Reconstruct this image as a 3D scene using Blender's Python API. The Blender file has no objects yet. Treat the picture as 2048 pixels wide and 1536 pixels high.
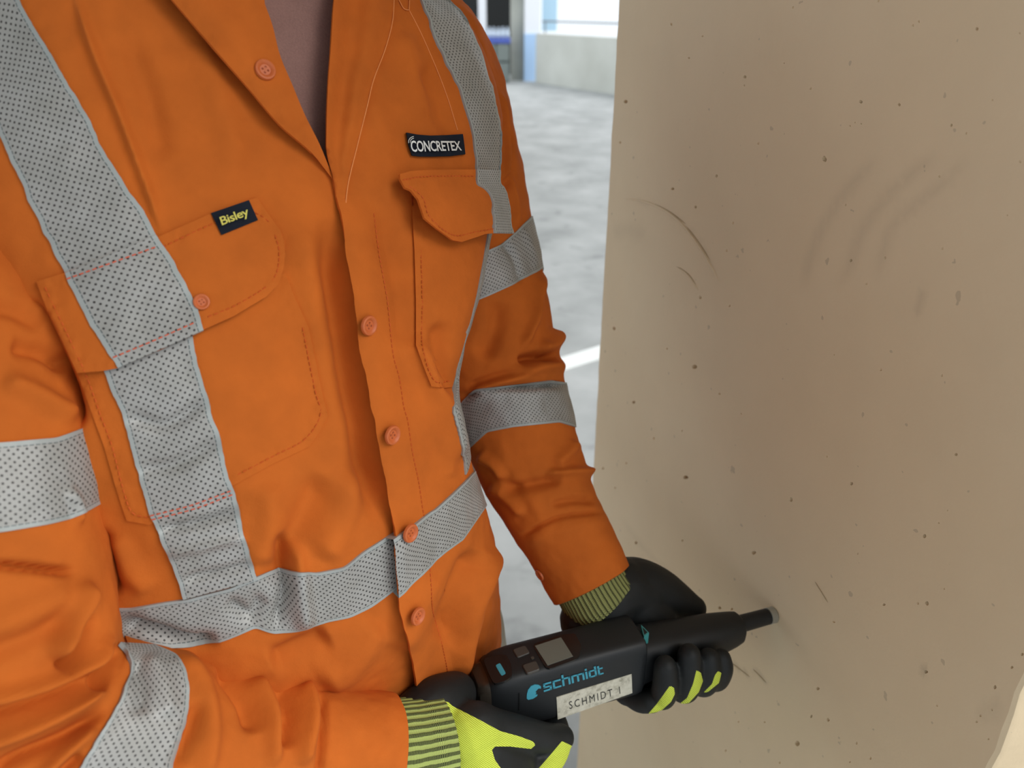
import bpy, bmesh, math, random
import numpy as np
from mathutils import Vector, Matrix, noise
from mathutils.bvhtree import BVHTree
from mathutils.geometry import delaunay_2d_cdt
random.seed(7); np.random.seed(7)
S = bpy.context.scene
COL = S.collection

# ---------------------------------------------------------------- camera
FPX = 1540.0
PITCH = math.radians(26.2)
CAMZ = 1.5
cc, ss = math.cos(PITCH), math.sin(PITCH)
cam = bpy.data.cameras.new('camera')
cam.sensor_fit = 'HORIZONTAL'
cam.sensor_width = 36.0
cam.lens = 36.0 * FPX / 2048.0
cam.clip_start = 0.02
cam.clip_end = 400
cam.dof.use_dof = True
cam.dof.focus_distance = 0.60
cam.dof.aperture_fstop = cam.lens * 0.001 / 0.0042
camo = bpy.data.objects.new('camera', cam)
camo.location = (0, 0, CAMZ)
camo.rotation_euler = (math.pi / 2 - PITCH, 0, 0)
COL.objects.link(camo)
S.camera = camo
CAM = Vector((0, 0, CAMZ))

# ---------------------------------------------------------------- world, sun, exposure
w = bpy.data.worlds.new('world'); S.world = w; w.use_nodes = True
wn = w.node_tree.nodes; wn.clear()
wo = wn.new('ShaderNodeOutputWorld'); wb = wn.new('ShaderNodeBackground')
wb.inputs[0].default_value = (0.86, 0.93, 1.0, 1); wb.inputs[1].default_value = 1.0
w.node_tree.links.new(wb.outputs[0], wo.inputs[0])
sd_ = bpy.data.lights.new('sun', 'SUN'); sd_.energy = 2.0; sd_.angle = math.radians(45); sd_.color = (1.0, 0.97, 0.92)
suno = bpy.data.objects.new('sun', sd_); COL.objects.link(suno)
suno.rotation_euler = Vector((-0.80, 0.42, -0.90)).to_track_quat('-Z', 'Y').to_euler()
S.view_settings.view_transform = 'Standard'
S.view_settings.look = 'None'
S.view_settings.gamma = 1
S.view_settings.use_curve_mapping = False
S.view_settings.exposure = 0.36

# ---------------------------------------------------------------- pixel <-> world helpers (photo frame 2048x1536)
def un(px, py, d):
    xc = (px - 1024) / FPX * d; yc = (py - 768) / FPX * d
    return Vector((xc, d * cc - yc * ss, CAMZ - d * ss - yc * cc))
def at_z(px, py, z):
    k = (py - 768) / FPX
    return un(px, py, (CAMZ - z) / (ss + k * cc))
def pr(P):
    P = np.asarray(P, float)
    X, Y, Z = P[..., 0], P[..., 1], P[..., 2] - CAMZ
    zc = Y * cc - Z * ss; yc = -Z * cc - Y * ss
    return 1024 + FPX * X / zc, 768 + FPX * yc / zc, zc
def raydir(px, py):
    return (un(px, py, 1.0) - CAM).normalized()

# ---------------------------------------------------------------- object helpers
def tag(o, label=None, cat=None, group=None, kind=None):
    if label: o['label'] = label
    if cat: o['category'] = cat
    if group: o['group'] = group
    if kind: o['kind'] = kind
    return o
def empty(name, loc=(0, 0, 0)):
    o = bpy.data.objects.new(name, None); o.location = loc; o.empty_display_size = 0.05
    COL.objects.link(o); return o
def par(o, p):
    if p is not None:
        o.parent = p
        m = Matrix.Translation(p.location) if p.parent is None else Matrix.Identity(4)
        if p.parent is None: o.matrix_parent_inverse = m.inverted()
    return o
def mesh_obj(name, verts, faces, mats, parent=None, smooth=True, uv=None, fmat=None):
    me = bpy.data.meshes.new(name)
    me.from_pydata([tuple(v) for v in verts], [], [tuple(f) for f in faces])
    for m in (mats if isinstance(mats, (list, tuple)) else [mats]): me.materials.append(m)
    if smooth: me.polygons.foreach_set('use_smooth', [True] * len(me.polygons))
    if fmat is not None: me.polygons.foreach_set('material_index', list(fmat))
    if uv is not None:
        l = me.uv_layers.new(name='UVMap')
        idx = np.zeros(len(me.loops), int); me.loops.foreach_get('vertex_index', idx)
        l.data.foreach_set('uv', np.asarray(uv, float)[idx].ravel())
    me.update()
    o = bpy.data.objects.new(name, me); COL.objects.link(o)
    return par(o, parent)
def bm_obj(name, bm, mats, parent=None, smooth=True):
    me = bpy.data.meshes.new(name); bm.to_mesh(me); bm.free()
    for m in (mats if isinstance(mats, (list, tuple)) else [mats]): me.materials.append(m)
    if smooth: me.polygons.foreach_set('use_smooth', [True] * len(me.polygons))
    o = bpy.data.objects.new(name, me); COL.objects.link(o)
    return par(o, parent)
def sharp(o, deg=35):
    me = o.data
    try: me.set_sharp_from_angle(angle=math.radians(deg))
    except Exception: pass
    return o

# ---------------------------------------------------------------- materials
def mat(name, col, rough=0.6, metal=0.0, spec=0.5, sheen=0.0):
    m = bpy.data.materials.new(name); m.use_nodes = True
    b = m.node_tree.nodes['Principled BSDF']
    b.inputs['Base Color'].default_value = (*col, 1)
    b.inputs['Roughness'].default_value = rough
    b.inputs['Metallic'].default_value = metal
    b.inputs['Specular IOR Level'].default_value = spec
    if sheen:
        b.inputs['Sheen Weight'].default_value = sheen
        b.inputs['Sheen Roughness'].default_value = 0.4
    return m
class NT:
    def __init__(s, m): s.t = m.node_tree; s.b = s.t.nodes['Principled BSDF']
    def n(s, typ, **kw):
        nd = s.t.nodes.new('ShaderNode' + typ)
        for k, v in kw.items(): setattr(nd, k, v)
        return nd
    def l(s, a, b): s.t.links.new(a, b)
    def math(s, op, a, b=None, clamp=False):
        nd = s.n('Math', operation=op); nd.use_clamp = clamp
        for i, v in enumerate((a, b)):
            if v is None: continue
            if isinstance(v, (int, float)): nd.inputs[i].default_value = v
            else: s.l(v, nd.inputs[i])
        return nd.outputs[0]
    def noise(s, scale, detail=3, rough=0.5, vec=None):
        nd = s.n('TexNoise'); nd.inputs['Scale'].default_value = scale
        nd.inputs['Detail'].default_value = detail; nd.inputs['Roughness'].default_value = rough
        if vec is not None: s.l(vec, nd.inputs['Vector'])
        return nd.outputs['Fac']
    def coord(s, kind='Object'): return s.n('TexCoord').outputs[kind]
    def ramp(s, fac, stops):
        nd = s.n('ValToRGB'); cr = nd.color_ramp
        while len(cr.elements) < len(stops): cr.elements.new(0.5)
        for e, (p, c) in zip(cr.elements, stops): e.position = p; e.color = (*c, 1)
        s.l(fac, nd.inputs[0]); return nd.outputs[0]
    def mix(s, fac, a, b, blend='MIX'):
        nd = s.n('Mix', data_type='RGBA', blend_type=blend)
        for i, v in zip((0, 6, 7), (fac, a, b)):
            if isinstance(v, (int, float)): nd.inputs[i].default_value = v
            elif isinstance(v, tuple): nd.inputs[i].default_value = (*v, 1)
            else: s.l(v, nd.inputs[i])
        return nd.outputs[2]
    def bump(s, h, strength, dist):
        nd = s.n('Bump'); nd.inputs['Strength'].default_value = strength; nd.inputs['Distance'].default_value = dist
        s.l(h, nd.inputs['Height']); s.l(nd.outputs[0], s.b.inputs['Normal']); return nd
    def color(s, c): s.l(c, s.b.inputs['Base Color'])

def fabric(name, col, var=0.10, wr=0.35, sheen=0.0):
    m = mat(name, col, 0.88, 0, 0.2, sheen); t = NT(m); co = t.coord()
    n1 = t.noise(26, 4, 0.55, co); n2 = t.noise(1300, 2, 0.5, co)
    d = tuple(c * (1 - var) for c in col); br = tuple(min(1, c * (1 + var)) for c in col)
    t.color(t.ramp(n1, [(0.3, d), (0.7, br)]))
    n3 = t.noise(70, 4, 0.55, co)
    h = t.math('ADD', t.math('MULTIPLY', n2, 0.06), t.math('MULTIPLY', n3, wr))
    t.bump(h, 0.5, 0.004)
    return m
M = {}
ORANGE = (0.53, 0.122, 0.015)
M['orange'] = fabric('orange_cotton', ORANGE)
M['stitch'] = mat('orange_thread', (0.60, 0.10, 0.008), 0.8)
M['redstitch'] = mat('red_thread', (0.75, 0.13, 0.06), 0.8)
M['seam'] = mat('pale_orange_edge', (0.80, 0.27, 0.075), 0.8)
M['button'] = mat('orange_button', (0.56, 0.125, 0.030), 0.5)
M['hole'] = mat('button_hole', (0.30, 0.05, 0.01), 0.8)
M['tshirt'] = fabric('mauve_knit', (0.42, 0.235, 0.19), 0.10, 0.1)
_t = NT(M['tshirt']); _lk = [l for l in _t.t.links if l.to_socket == _t.b.inputs['Base Color']][0].from_socket
_t.color(_t.mix(_t.math('MULTIPLY', _t.noise(700, 3, 0.7, _t.coord()), 0.75), _lk, (0.17, 0.085, 0.085)))
M['navy'] = fabric('navy_woven', (0.010, 0.013, 0.022), 0.2, 0.1, 0.0)
M['yelthread'] = mat('yellow_thread', (0.62, 0.55, 0.10), 0.7)
M['whitethread'] = mat('white_thread', (0.75, 0.75, 0.73), 0.7)

def tape_mat():
    m = mat('silver_tape', (0.44, 0.44, 0.425), 0.5, 0.15, 0.4); t = NT(m)
    uv = t.n('UVMap').outputs[0]
    mp = t.n('Mapping'); mp.inputs['Rotation'].default_value = (0, 0, math.radians(45))
    k = 1 / 0.0032; mp.inputs['Scale'].default_value = (k, k, k)
    t.l(uv, mp.inputs[0])
    fr = t.n('VectorMath', operation='FRACTION'); t.l(mp.outputs[0], fr.inputs[0])
    sb = t.n('VectorMath', operation='SUBTRACT'); t.l(fr.outputs[0], sb.inputs[0]); sb.inputs[1].default_value = (0.5, 0.5, 0)
    sp0 = t.n('SeparateXYZ'); t.l(sb.outputs[0], sp0.inputs[0])
    r2 = t.math('ADD', t.math('POWER', t.math('ABSOLUTE', sp0.outputs[0]), 2), t.math('POWER', t.math('ABSOLUTE', sp0.outputs[1]), 2))
    dot = t.math('LESS_THAN', r2, 0.047)
    sp = t.n('SeparateXYZ'); t.l(uv, sp.inputs[0])
    off = t.math('ABSOLUTE', t.math('SUBTRACT', sp.outputs[1], 0.025))
    inner = t.math('LESS_THAN', off, 0.0212)
    dot = t.math('MULTIPLY', dot, inner)
    st = t.math('LESS_THAN', t.math('ABSOLUTE', t.math('SUBTRACT', off, 0.0222)), 0.00030)
    dash = t.math('LESS_THAN', t.math('FRACT', t.math('MULTIPLY', sp.outputs[0], 1 / 0.0032)), 0.72)
    st = t.math('MULTIPLY', st, dash)
    n = t.noise(45, 4, 0.6, t.coord())
    base = t.ramp(n, [(0.3, (0.315, 0.31, 0.288)), (0.7, (0.385, 0.38, 0.365))])
    edge = t.math('GREATER_THAN', off, 0.0224)
    base = t.mix(edge, base, (0.36, 0.38, 0.37))
    c = t.mix(st, base, (0.10, 0.12, 0.12))
    c = t.mix(dot, c, (0.045, 0.04, 0.04))
    t.color(c)
    n3 = t.noise(90, 3, 0.6, t.coord())
    h = t.math('SUBTRACT', t.math('MULTIPLY', n3, 0.35), t.math('MULTIPLY', dot, 0.15))
    t.bump(h, 0.35, 0.003)
    return m
M['tape'] = tape_mat()

def concrete(name, c0, c1, scale=3.0, bump=0.3, bscale=60):
    m = mat(name, c0, 0.85, 0, 0.3); t = NT(m); co = t.coord()
    n = t.noise(scale, 8, 0.6, co)
    t.color(t.ramp(n, [(0.3, c0), (0.7, c1)]))
    t.bump(t.noise(bscale, 6, 0.6, co), bump, 0.002)
    return m
M['floor'] = concrete('floor_concrete', (0.29, 0.30, 0.295), (0.46, 0.47, 0.465), 2.2, 0.2)
_t = NT(M['floor']); _lk = [l for l in _t.t.links if l.to_socket == _t.b.inputs['Base Color']][0].from_socket
_sp = _t.ramp(_t.noise(7, 3, 0.5, _t.coord()), [(0.60, (0, 0, 0)), (0.72, (1, 1, 1))])
_t.color(_t.mix(_t.math('MULTIPLY', _sp, 0.45), _lk, (0.16, 0.165, 0.165)))
M['parapet'] = concrete('parapet_concrete', (0.60, 0.60, 0.53), (0.76, 0.76, 0.69), 0.8)
M['ceil'] = concrete('ceiling_concrete', (0.5, 0.49, 0.46), (0.6, 0.59, 0.56), 0.7)
M['paint'] = mat('white_line_paint', (0.82, 0.84, 0.82), 0.6)

# ---------------------------------------------------------------- generic geometry
def catmull(pts, n):
    pts = np.asarray(pts, float)
    P = np.vstack([2 * pts[0] - pts[1], pts, 2 * pts[-1] - pts[-2]])
    k = len(pts) - 1
    out = []
    for t in np.linspace(0, k, n):
        i = min(int(t), k - 1); u = t - i
        a, b, c, d = P[i], P[i + 1], P[i + 2], P[i + 3]
        out.append(0.5 * (2 * b + (c - a) * u + (2 * a - 5 * b + 4 * c - d) * u * u + (3 * b - a - 3 * c + d) * u ** 3))
    return np.array(out)
def resample(poly, n):
    p = np.asarray(poly, float)
    d = np.r_[0, np.cumsum(np.linalg.norm(np.diff(p, axis=0), axis=1))]
    t = np.linspace(0, d[-1], n)
    return np.stack([np.interp(t, d, p[:, k]) for k in range(p.shape[1])], 1)
def smoothpoly(poly, n):
    return resample(catmull(poly, max(60, n * 2)), n)
def grid_faces(n, m, closed=False, flip=False):
    i, j = np.meshgrid(np.arange(n - 1), np.arange(m if closed else m - 1), indexing='ij')
    j2 = (j + 1) % m
    return np.stack([i * m + j, i * m + j2, (i + 1) * m + j2, (i + 1) * m + j], -1).reshape(-1, 4)
def grid_normals(G, closed):
    du = np.gradient(G, axis=0)
    if closed: dv = (np.roll(G, -1, 1) - np.roll(G, 1, 1)) / 2
    else: dv = np.gradient(G, axis=1)
    n = np.cross(dv, du); n /= np.linalg.norm(n, axis=-1, keepdims=True) + 1e-12
    if closed and ((G - G.mean(1, keepdims=True)) * n).sum() < 0: n = -n
    return n
def tube_grid(st, n, m):
    """st: rows (x,y,z,r) -> grid n x m x 3 of a tube with parallel-transported frames"""
    A = catmull(st, n); P = A[:, :3]; R = A[:, 3]
    T = np.gradient(P, axis=0); T /= np.linalg.norm(T, axis=1, keepdims=True)
    u = np.cross(T[0], [0, 0, 1.0])
    if np.linalg.norm(u) < 1e-3: u = np.cross(T[0], [0, 1.0, 0])
    u /= np.linalg.norm(u)
    G = np.zeros((n, m, 3)); th = np.linspace(0, 2 * math.pi, m, endpoint=False)
    for i in range(n):
        u = u - T[i] * np.dot(u, T[i]); u /= np.linalg.norm(u); v = np.cross(T[i], u)
        G[i] = P[i] + R[i] * (np.cos(th)[:, None] * u + np.sin(th)[:, None] * v)
    return G
def seg_dist(x, y, poly):
    """distance, parameter 0..1 and side sign of points to a polyline"""
    poly = np.asarray(poly, float)
    L = np.r_[0, np.cumsum(np.linalg.norm(np.diff(poly, axis=0), axis=1))]
    best = np.full(x.shape, 1e9); par_ = np.zeros(x.shape); side = np.zeros(x.shape)
    for k in range(len(poly) - 1):
        a, b = poly[k], poly[k + 1]; d = b - a; ll = (d ** 2).sum()
        t = ((x - a[0]) * d[0] + (y - a[1]) * d[1]) / ll
        tc = np.clip(t, 0, 1)
        ex = x - a[0] - tc * d[0]; ey = y - a[1] - tc * d[1]
        q = np.hypot(ex, ey); s = d[0] * (y - a[1]) - d[1] * (x - a[0])
        m = q < best - 1e-9
        best = np.where(m, q, best); par_ = np.where(m, (L[k] + tc * math.sqrt(ll)) / L[-1], par_); side = np.where(m, np.sign(s), side)
    return best, par_, side
def sculpt(G, closed, strokes, seed=0, wr=0.0015, wscale=22.0, gain=1.0):
    """push folds drawn as strokes (photo frame) into a cloth grid along its normals"""
    N = grid_normals(G, closed)
    x, y, d = pr(G)
    facing = np.einsum('ijk,ijk->ij', N, np.array([0, 0, CAMZ]) - G)
    facing = np.clip(facing / 0.05, 0, 1)
    H = np.zeros(x.shape)
    for s in strokes:
        pts, wd, amp = s[:3]; kind = s[3] if len(s) > 3 else 'r'
        poly = smoothpoly(pts, 14) if len(pts) > 2 else np.asarray(pts, float)
        x0, y0 = poly.min(0) - 4 * wd; x1, y1 = poly.max(0) + 4 * wd
        msk = (x > x0) & (x < x1) & (y > y0) & (y < y1) & (facing > 0)
        if not msk.any(): continue
        q, t, sd = seg_dist(x[msk], y[msk], poly)
        tap = np.clip(np.minimum(t, 1 - t) * 5 + 0.12, 0, 1)
        tap = tap * tap * (3 - 2 * tap)
        if kind == 'r': f = np.exp(-(q / wd) ** 2)
        elif kind == 's': f = np.where(sd > 0, np.exp(-(q / (wd * 0.25)) ** 2), np.exp(-(q / wd) ** 2))   # steep on one side
        elif kind == 'm': f = np.where(sd < 0, np.exp(-(q / (wd * 0.25)) ** 2), np.exp(-(q / wd) ** 2))
        H[msk] += gain * amp * f * tap * facing[msk]
    if wr:
        fl = G.reshape(-1, 3); nz = np.empty(len(fl))
        o = Vector((seed * 3.1, seed * 1.7, 0))
        for k, p in enumerate(fl[::1]):
            v = Vector(p) * wscale + o
            nz[k] = noise.noise(v) + 0.5 * noise.noise(v * 2.3) + 0.22 * noise.noise(v * 5.1)
        H += wr * nz.reshape(H.shape)
    return G + N * H[..., None]

# ================================================================ the setting
def box(name, lo, hi, m, parent=None, bev=0.0, rot=0.0, kind=None):
    bm = bmesh.new(); bmesh.ops.create_cube(bm, size=1)
    lo = Vector(lo); hi = Vector(hi)
    for v in bm.verts: v.co = Vector((v.co[i] * (hi[i] - lo[i]) for i in range(3)))
    if bev: bmesh.ops.bevel(bm, geom=bm.edges[:], offset=bev, segments=2, affect='EDGES')
    o = bm_obj(name, bm, m, None, False)
    o.location = (lo + hi) / 2; o.rotation_euler[2] = rot
    if parent: o.parent = parent
    if kind: o['kind'] = kind
    return o
fl = box('floor', (-14, -12, -0.2), (14, 34, 0), M['floor'], kind='structure'); tag(fl, 'grey concrete car park floor with stains', 'floor')
ce = box('ceiling', (-3.0, -8, 2.75), (0.95, 13.0, 3.0), M['ceil'], kind='structure'); tag(ce, 'unseen concrete slab ceiling of the car park, trimmed to shape the light', 'ceiling')  # out of view

# hammer axis first: the column face is square to it
HZ = CAMZ - 0.55
HB = at_z(962, 1390, HZ); HT = at_z(1549, 1229, HZ)
AX = (HT - HB); HL = AX.length; AX = AX / HL
SIDE = Vector((AX.y, -AX.x, 0))            # towards the camera
UP = Vector((0, 0, 1))

# column: face through the plunger tip, square to the hammer
FN = -AX                                    # face normal
FD = SIDE.copy()                            # along the face, from the far edge to the near edge
def face_hit(px, py):
    d = raydir(px, py); k = (HT - CAM).dot(FN) / d.dot(FN)
    return CAM + d * k
def face_uv(px, py):
    p = face_hit(px, py) - HT
    return p.dot(FD), p.z + HT.z
u_far = face_uv(1222, 300)[0]; u_near = face_uv(2040, 1366)[0]
print('hammer length', HL, 'axis', AX, 'column face u', u_far, u_near)
# ---- column: face with real pits, scuffs and a ragged edge
def column_mat():
    m = mat('column_paint', (0.58, 0.47, 0.32), 0.62, 0, 0.35); t = NT(m); co = t.coord()
    n = t.noise(2.2, 6, 0.55, co); n2 = t.noise(14, 5, 0.6, co); n3 = t.noise(160, 3, 0.6, co)
    c = t.ramp(n, [(0.3, (0.73, 0.56, 0.35)), (0.7, (0.82, 0.655, 0.435))])
    c = t.mix(t.math('MULTIPLY', n2, 0.22), c, (0.50, 0.42, 0.30))
    at = t.n('Attribute', attribute_name='dirt')
    c = t.mix(at.outputs['Fac'], c, (0.16, 0.12, 0.08))
    sp = t.math('GREATER_THAN', t.noise(75, 2, 0.5, co), 0.735)
    c = t.mix(t.math('MULTIPLY', sp, 0.35), c, (0.25, 0.20, 0.14))
    t.color(c)
    h = t.math('ADD', t.math('MULTIPLY', n2, 1.0), t.math('MULTIPLY', n3, 0.12))
    t.bump(h, 0.35, 0.004)
    return m
M['column'] = column_mat()
M['pit'] = mat('pit_painted_shade', (0.07, 0.055, 0.035), 0.95)  # dark colour paints the shade inside the deeper pits
def fpt(u, z, dep=0.0): return (HT.x + FD.x * u - FN.x * dep, HT.y + FD.y * u - FN.y * dep, z)
PITS = []
for X, Y, k in [(345,118,1),(495,175,.6),(430,280,.7),(700,372,1.1),(697,412,.6),(890,305,.5),(1018,428,.8),(1085,768,2.2),(563,850,1.2),(350,912,1.2),(462,1000,1.1),(643,1077,.8),(765,693,.9),(612,1210,.8),(1260,492,1.5),(1445,505,1.1),(1262,597,.6),(1232,592,.5),(1208,606,.7),(1697,605,1.1),(1770,643,.9),(1512,123,.9),(1541,103,.8),(1820,140,1.2),(2028,160,.8),(1640,852,.8),(2030,780,1),(1212,1258,1.1),(1378,1245,1),(1287,1370,.8),(1187,990,.8),(124,490,1.6),(98,688,.9),(1897,484,.6),(1968,1040,.5),(1655,1200,.9),(626,1477,.8),(484,1437,1.1),(932,35,.8),(1345,5,.8)]:
    PITS.append((1200 + X / 2.415, Y / 2.415, k))
for X, Y, k in [(178,130,1.3),(545,305,2.4),(420,222,.6),(268,467,1.2),(660,428,.8),(667,450,.7),(758,518,.6),(489,597,.6),(360,632,.9),(505,810,1.8),(128,768,.9),(234,745,.8),(183,857,.7),(278,1108,1.1),(490,1098,.7),(816,1153,1.7),(986,912,1.5),(1150,713,.6),(1261,838,1.4),(1738,705,1.2),(1594,1077,1.5),(1605,1383,1.7),(1565,1383,1.0),(1410,1390,1.1),(1395,318,1.0),(1675,345,.9),(1183,250,.6),(1170,245,.5),(660,1405,1.3),(715,1410,1.0),(1290,1157,.6),(1660,1017,.6),(1700,960,.5),(1685,1318,.6)]:
    PITS.append((1150 + X / 2.281, 600 + Y / 2.281, k))
for X, Y, k in [(915,73,.8),(750,538,.9),(640,993,1.3),(595,1183,1.1),(710,1205,1.3),(500,1370,2.2),(380,1500,.9),(905,1365,.9),(1000,1470,.9),(1850,985,1.4),(1965,850,1.1),(2035,760,1.1),(1805,1338,.8),(1455,1110,.7),(12,1418,.8),(1505,315,.9),(860,1495,.6),(100,1220,.6),(278,1222,.7),(2020,920,2.2),(2000,980,2.0),(1982,1045,1.6),(1965,1085,1.4),(1920,1160,2.4),(1908,1195,1.6),(1750,1180,.9),(1725,1220,.9),(1830,1140,.7),(1380,880,1.3),(1365,905,.8)]:
    PITS.append((1448 + X / 3.413, 1086 + Y / 3.413, k))
SMEAR = []
for L, wd, a in [([(1330,770),(1210,900),(1090,1070),(1020,1230),(980,1400)],11,.13),([(1625,740),(1440,900),(1330,1020),(1250,1150),(1210,1280),(1150,1380)],12,.13),([(1770,780),(1600,930),(1420,1080),(1370,1220),(1340,1330)],11,.12),([(1560,1400),(1545,1470),(1530,1530)],8,.16),([(60,1130),(150,1110),(210,1150)],16,.10)]:
    SMEAR.append(([(1200 + X / 2.415, Y / 2.415) for X, Y in L], wd, a))
SMEAR += [([(1255, 398), (1320, 415), (1375, 455), (1410, 500), (1436, 565)], 4, .12), ([(1462, 1325), (1500, 1354)], 2.5, .3), ([(1506, 1338), (1533, 1366)], 2.5, .35), ([(1630, 1163), (1656, 1205)], 2.5, .2), ([(1840, 1360), (1855, 1330)], 4, .3), ([(1245, 1040), (1300, 1110), (1380, 1180)], 5, .08), ([(1960, 1440), (2000, 1400)], 14, .12)]
zs = [0.0, .3] + list(np.arange(.40, 1.62, .018)) + [1.9, 2.3, 2.75]
rj = random.Random(3)
farU = [u_far + rj.uniform(-.0011, .0011) for z in zs]; nearU = [u_near + rj.uniform(-.0012, .0012) for z in zs]
V2 = []; E2 = []; dep = []
nzs = len(zs)
for u, z in zip(farU, zs): V2.append((u, z)); dep.append(0)
for u, z in list(zip(nearU, zs))[::-1]: V2.append((u, z)); dep.append(0)
nbd = len(V2); E2 = [(i, (i + 1) % nbd) for i in range(nbd)]
pit_c = []
for (px, py, k) in PITS:
    c0 = face_uv(px, py)
    if not (u_far + .008 < c0[0] < u_near - .004): continue
    sz = 2.8 * k ** .8; el = rj.uniform(.75, 1.5); rot = rj.uniform(-.5, .5)
    ring_o = []
    for a in range(9):
        t = 2 * math.pi * a / 9; r = sz * rj.uniform(.8, 1.15)
        dx, dy = r * math.cos(t) / el ** .5, r * math.sin(t) * el ** .5
        ring_o.append((px + dx * math.cos(rot) - dy * math.sin(rot), py + dx * math.sin(rot) + dy * math.cos(rot)))
    if any((ux - c0[0]) ** 2 + (zx - c0[1]) ** 2 < (rr + .004) ** 2 for ux, zx, rr in pit_c): continue
    uvs = [face_uv(*q) for q in ring_o]
    rad = max(math.hypot(a - c0[0], b - c0[1]) for a, b in uvs)
    if any(not (u_far + .003 < a < u_near - .003) for a, b in uvs): continue
    pit_c.append((c0[0], c0[1], rad))
    k0 = len(V2)
    for a in uvs: V2.append(a); dep.append(0)
    E2 += [(k0 + i, k0 + (i + 1) % 9) for i in range(9)]
    k1 = len(V2)
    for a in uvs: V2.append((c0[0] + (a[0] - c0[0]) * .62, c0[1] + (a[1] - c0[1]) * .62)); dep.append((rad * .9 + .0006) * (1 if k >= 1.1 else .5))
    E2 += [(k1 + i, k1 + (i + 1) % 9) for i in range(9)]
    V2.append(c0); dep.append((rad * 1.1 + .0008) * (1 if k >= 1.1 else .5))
gu, gz = np.meshgrid(np.arange(u_far + .006, u_near - .005, .0062), np.arange(.46, 1.60, .0062))
gp = np.c_[gu.ravel(), gz.ravel()] + np.random.uniform(-.0008, .0008, (gu.size, 2))
keep = np.ones(len(gp), bool)
for u, z, r in pit_c: keep &= np.hypot(gp[:, 0] - u, gp[:, 1] - z) > r + .0015
for a in gp[keep]: V2.append(tuple(a)); dep.append(0)
r = delaunay_2d_cdt([Vector(v) for v in V2], E2, [], 1, 1e-6)
Vo = np.array([tuple(v) for v in r[0]])
D = np.zeros(len(Vo)); pit_v = np.zeros(len(Vo))
for k, orig in enumerate(r[3]):
    if len(orig): D[k] = max(dep[q] for q in orig)
W3 = np.array([fpt(u, z, d) for (u, z), d in zip(Vo, D)])
px_, py_, _ = pr(W3); dirt = np.zeros(len(W3))
for L, wd, a in SMEAR:
    q, t, sd = seg_dist(px_, py_, smoothpoly(L, 16) if len(L) > 2 else L)
    dirt = np.maximum(dirt, a * np.exp(-(q / wd) ** 2) * np.clip(np.minimum(t, 1 - t) * 6 + .25, 0, 1))
nF = len(W3)
faces = []; fm = []
for f in r[2]:
    f = tuple(f); dd = max(D[q] for q in f)
    a, b, c = (W3[q] for q in f[:3]); n_ = np.cross(b - a, c - a)
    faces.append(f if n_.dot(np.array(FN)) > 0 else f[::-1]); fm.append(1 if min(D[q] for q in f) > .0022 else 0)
# sides: loops of profile points at every z
prof = []
for i, z in enumerate(zs):
    a, b = farU[i], nearU[i]; ch = .007 + rj.uniform(-.001, .0015); ch2 = .004 + rj.uniform(-.001, .001)
    prof.append([fpt(a, z, 0), fpt(a - ch * .45, z, ch * .25), fpt(a - ch * .85, z, ch * .7), fpt(a - ch, z, ch * 1.4), fpt(a - .007, z, .6), fpt(b + .004, z, .6), fpt(b + ch2, z, ch2 * 1.3), fpt(b + ch2 * .7, z, ch2 * .4), fpt(b, z, 0)])
base = len(W3); npf = 9
SV = np.array(prof).reshape(-1, 3)
for i in range(nzs - 1):
    for j in range(npf - 1):
        p = base + i * npf + j
        faces.append((p, p + 1, p + npf + 1, p + npf)); fm.append(0)
allV = np.vstack([W3, SV])
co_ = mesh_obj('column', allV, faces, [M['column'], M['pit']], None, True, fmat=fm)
bm = bmesh.new(); bm.from_mesh(co_.data); bmesh.ops.remove_doubles(bm, verts=bm.verts[:], dist=1e-6); bmesh.ops.recalc_face_normals(bm, faces=bm.faces[:]); bm.to_mesh(co_.data); bm.free()
sharp(co_, 28)
# dirt attribute after welding
nV = len(co_.data.vertices); P = np.zeros(nV * 3); co_.data.vertices.foreach_get('co', P); P = P.reshape(-1, 3)
x_, y_, _ = pr(P); dirt = np.zeros(nV)
for L, wd, a in SMEAR:
    q, t, sd = seg_dist(x_, y_, smoothpoly(L, 16) if len(L) > 2 else L)
    dirt = np.maximum(dirt, a * np.exp(-(q / wd) ** 2) * np.clip(np.minimum(t, 1 - t) * 6 + .25, 0, 1))
at_ = co_.data.attributes.new('dirt', 'FLOAT', 'POINT'); at_.data.foreach_set('value', dirt.astype(np.float32))
def face_cord(L, r, m, name):
    P = np.array([tuple(face_hit(*q)) for q in smoothpoly(L, 26)]); R = r * np.clip(np.minimum(np.linspace(0, 1, 26), np.linspace(1, 0, 26)) * 6 + .15, 0, 1)
    G = tube_grid(np.c_[P, R], 26, 6); mesh_obj(name, G.reshape(-1, 3), grid_faces(26, 6, True), m, co_)
for L in ([(1250, 398), (1285, 402), (1325, 418), (1360, 444), (1395, 488), (1424, 535), (1438, 563)], [(1357, 536), (1378, 553), (1396, 580)]):
    face_cord(L, .0016, M['column'], 'scratch_lip')
M['scuff'] = mat('scratch_grime', (0.42, 0.31, 0.18), 0.9)
for L in ([(1310, 408), (1340, 424), (1372, 448)], [(1372, 452), (1390, 474), (1406, 497), (1420, 520)], [(1353, 533), (1366, 540), (1380, 552), (1392, 570)], [(1462, 1325), (1482, 1340), (1500, 1354)], [(1506, 1338), (1520, 1352), (1533, 1366)], [(1630, 1163), (1642, 1182), (1656, 1205)]):
    face_cord(L, .0007, M['scuff'], 'scratch')
tag(co_, 'cream painted concrete column with pits and scuff marks', 'column', kind='structure')

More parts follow.
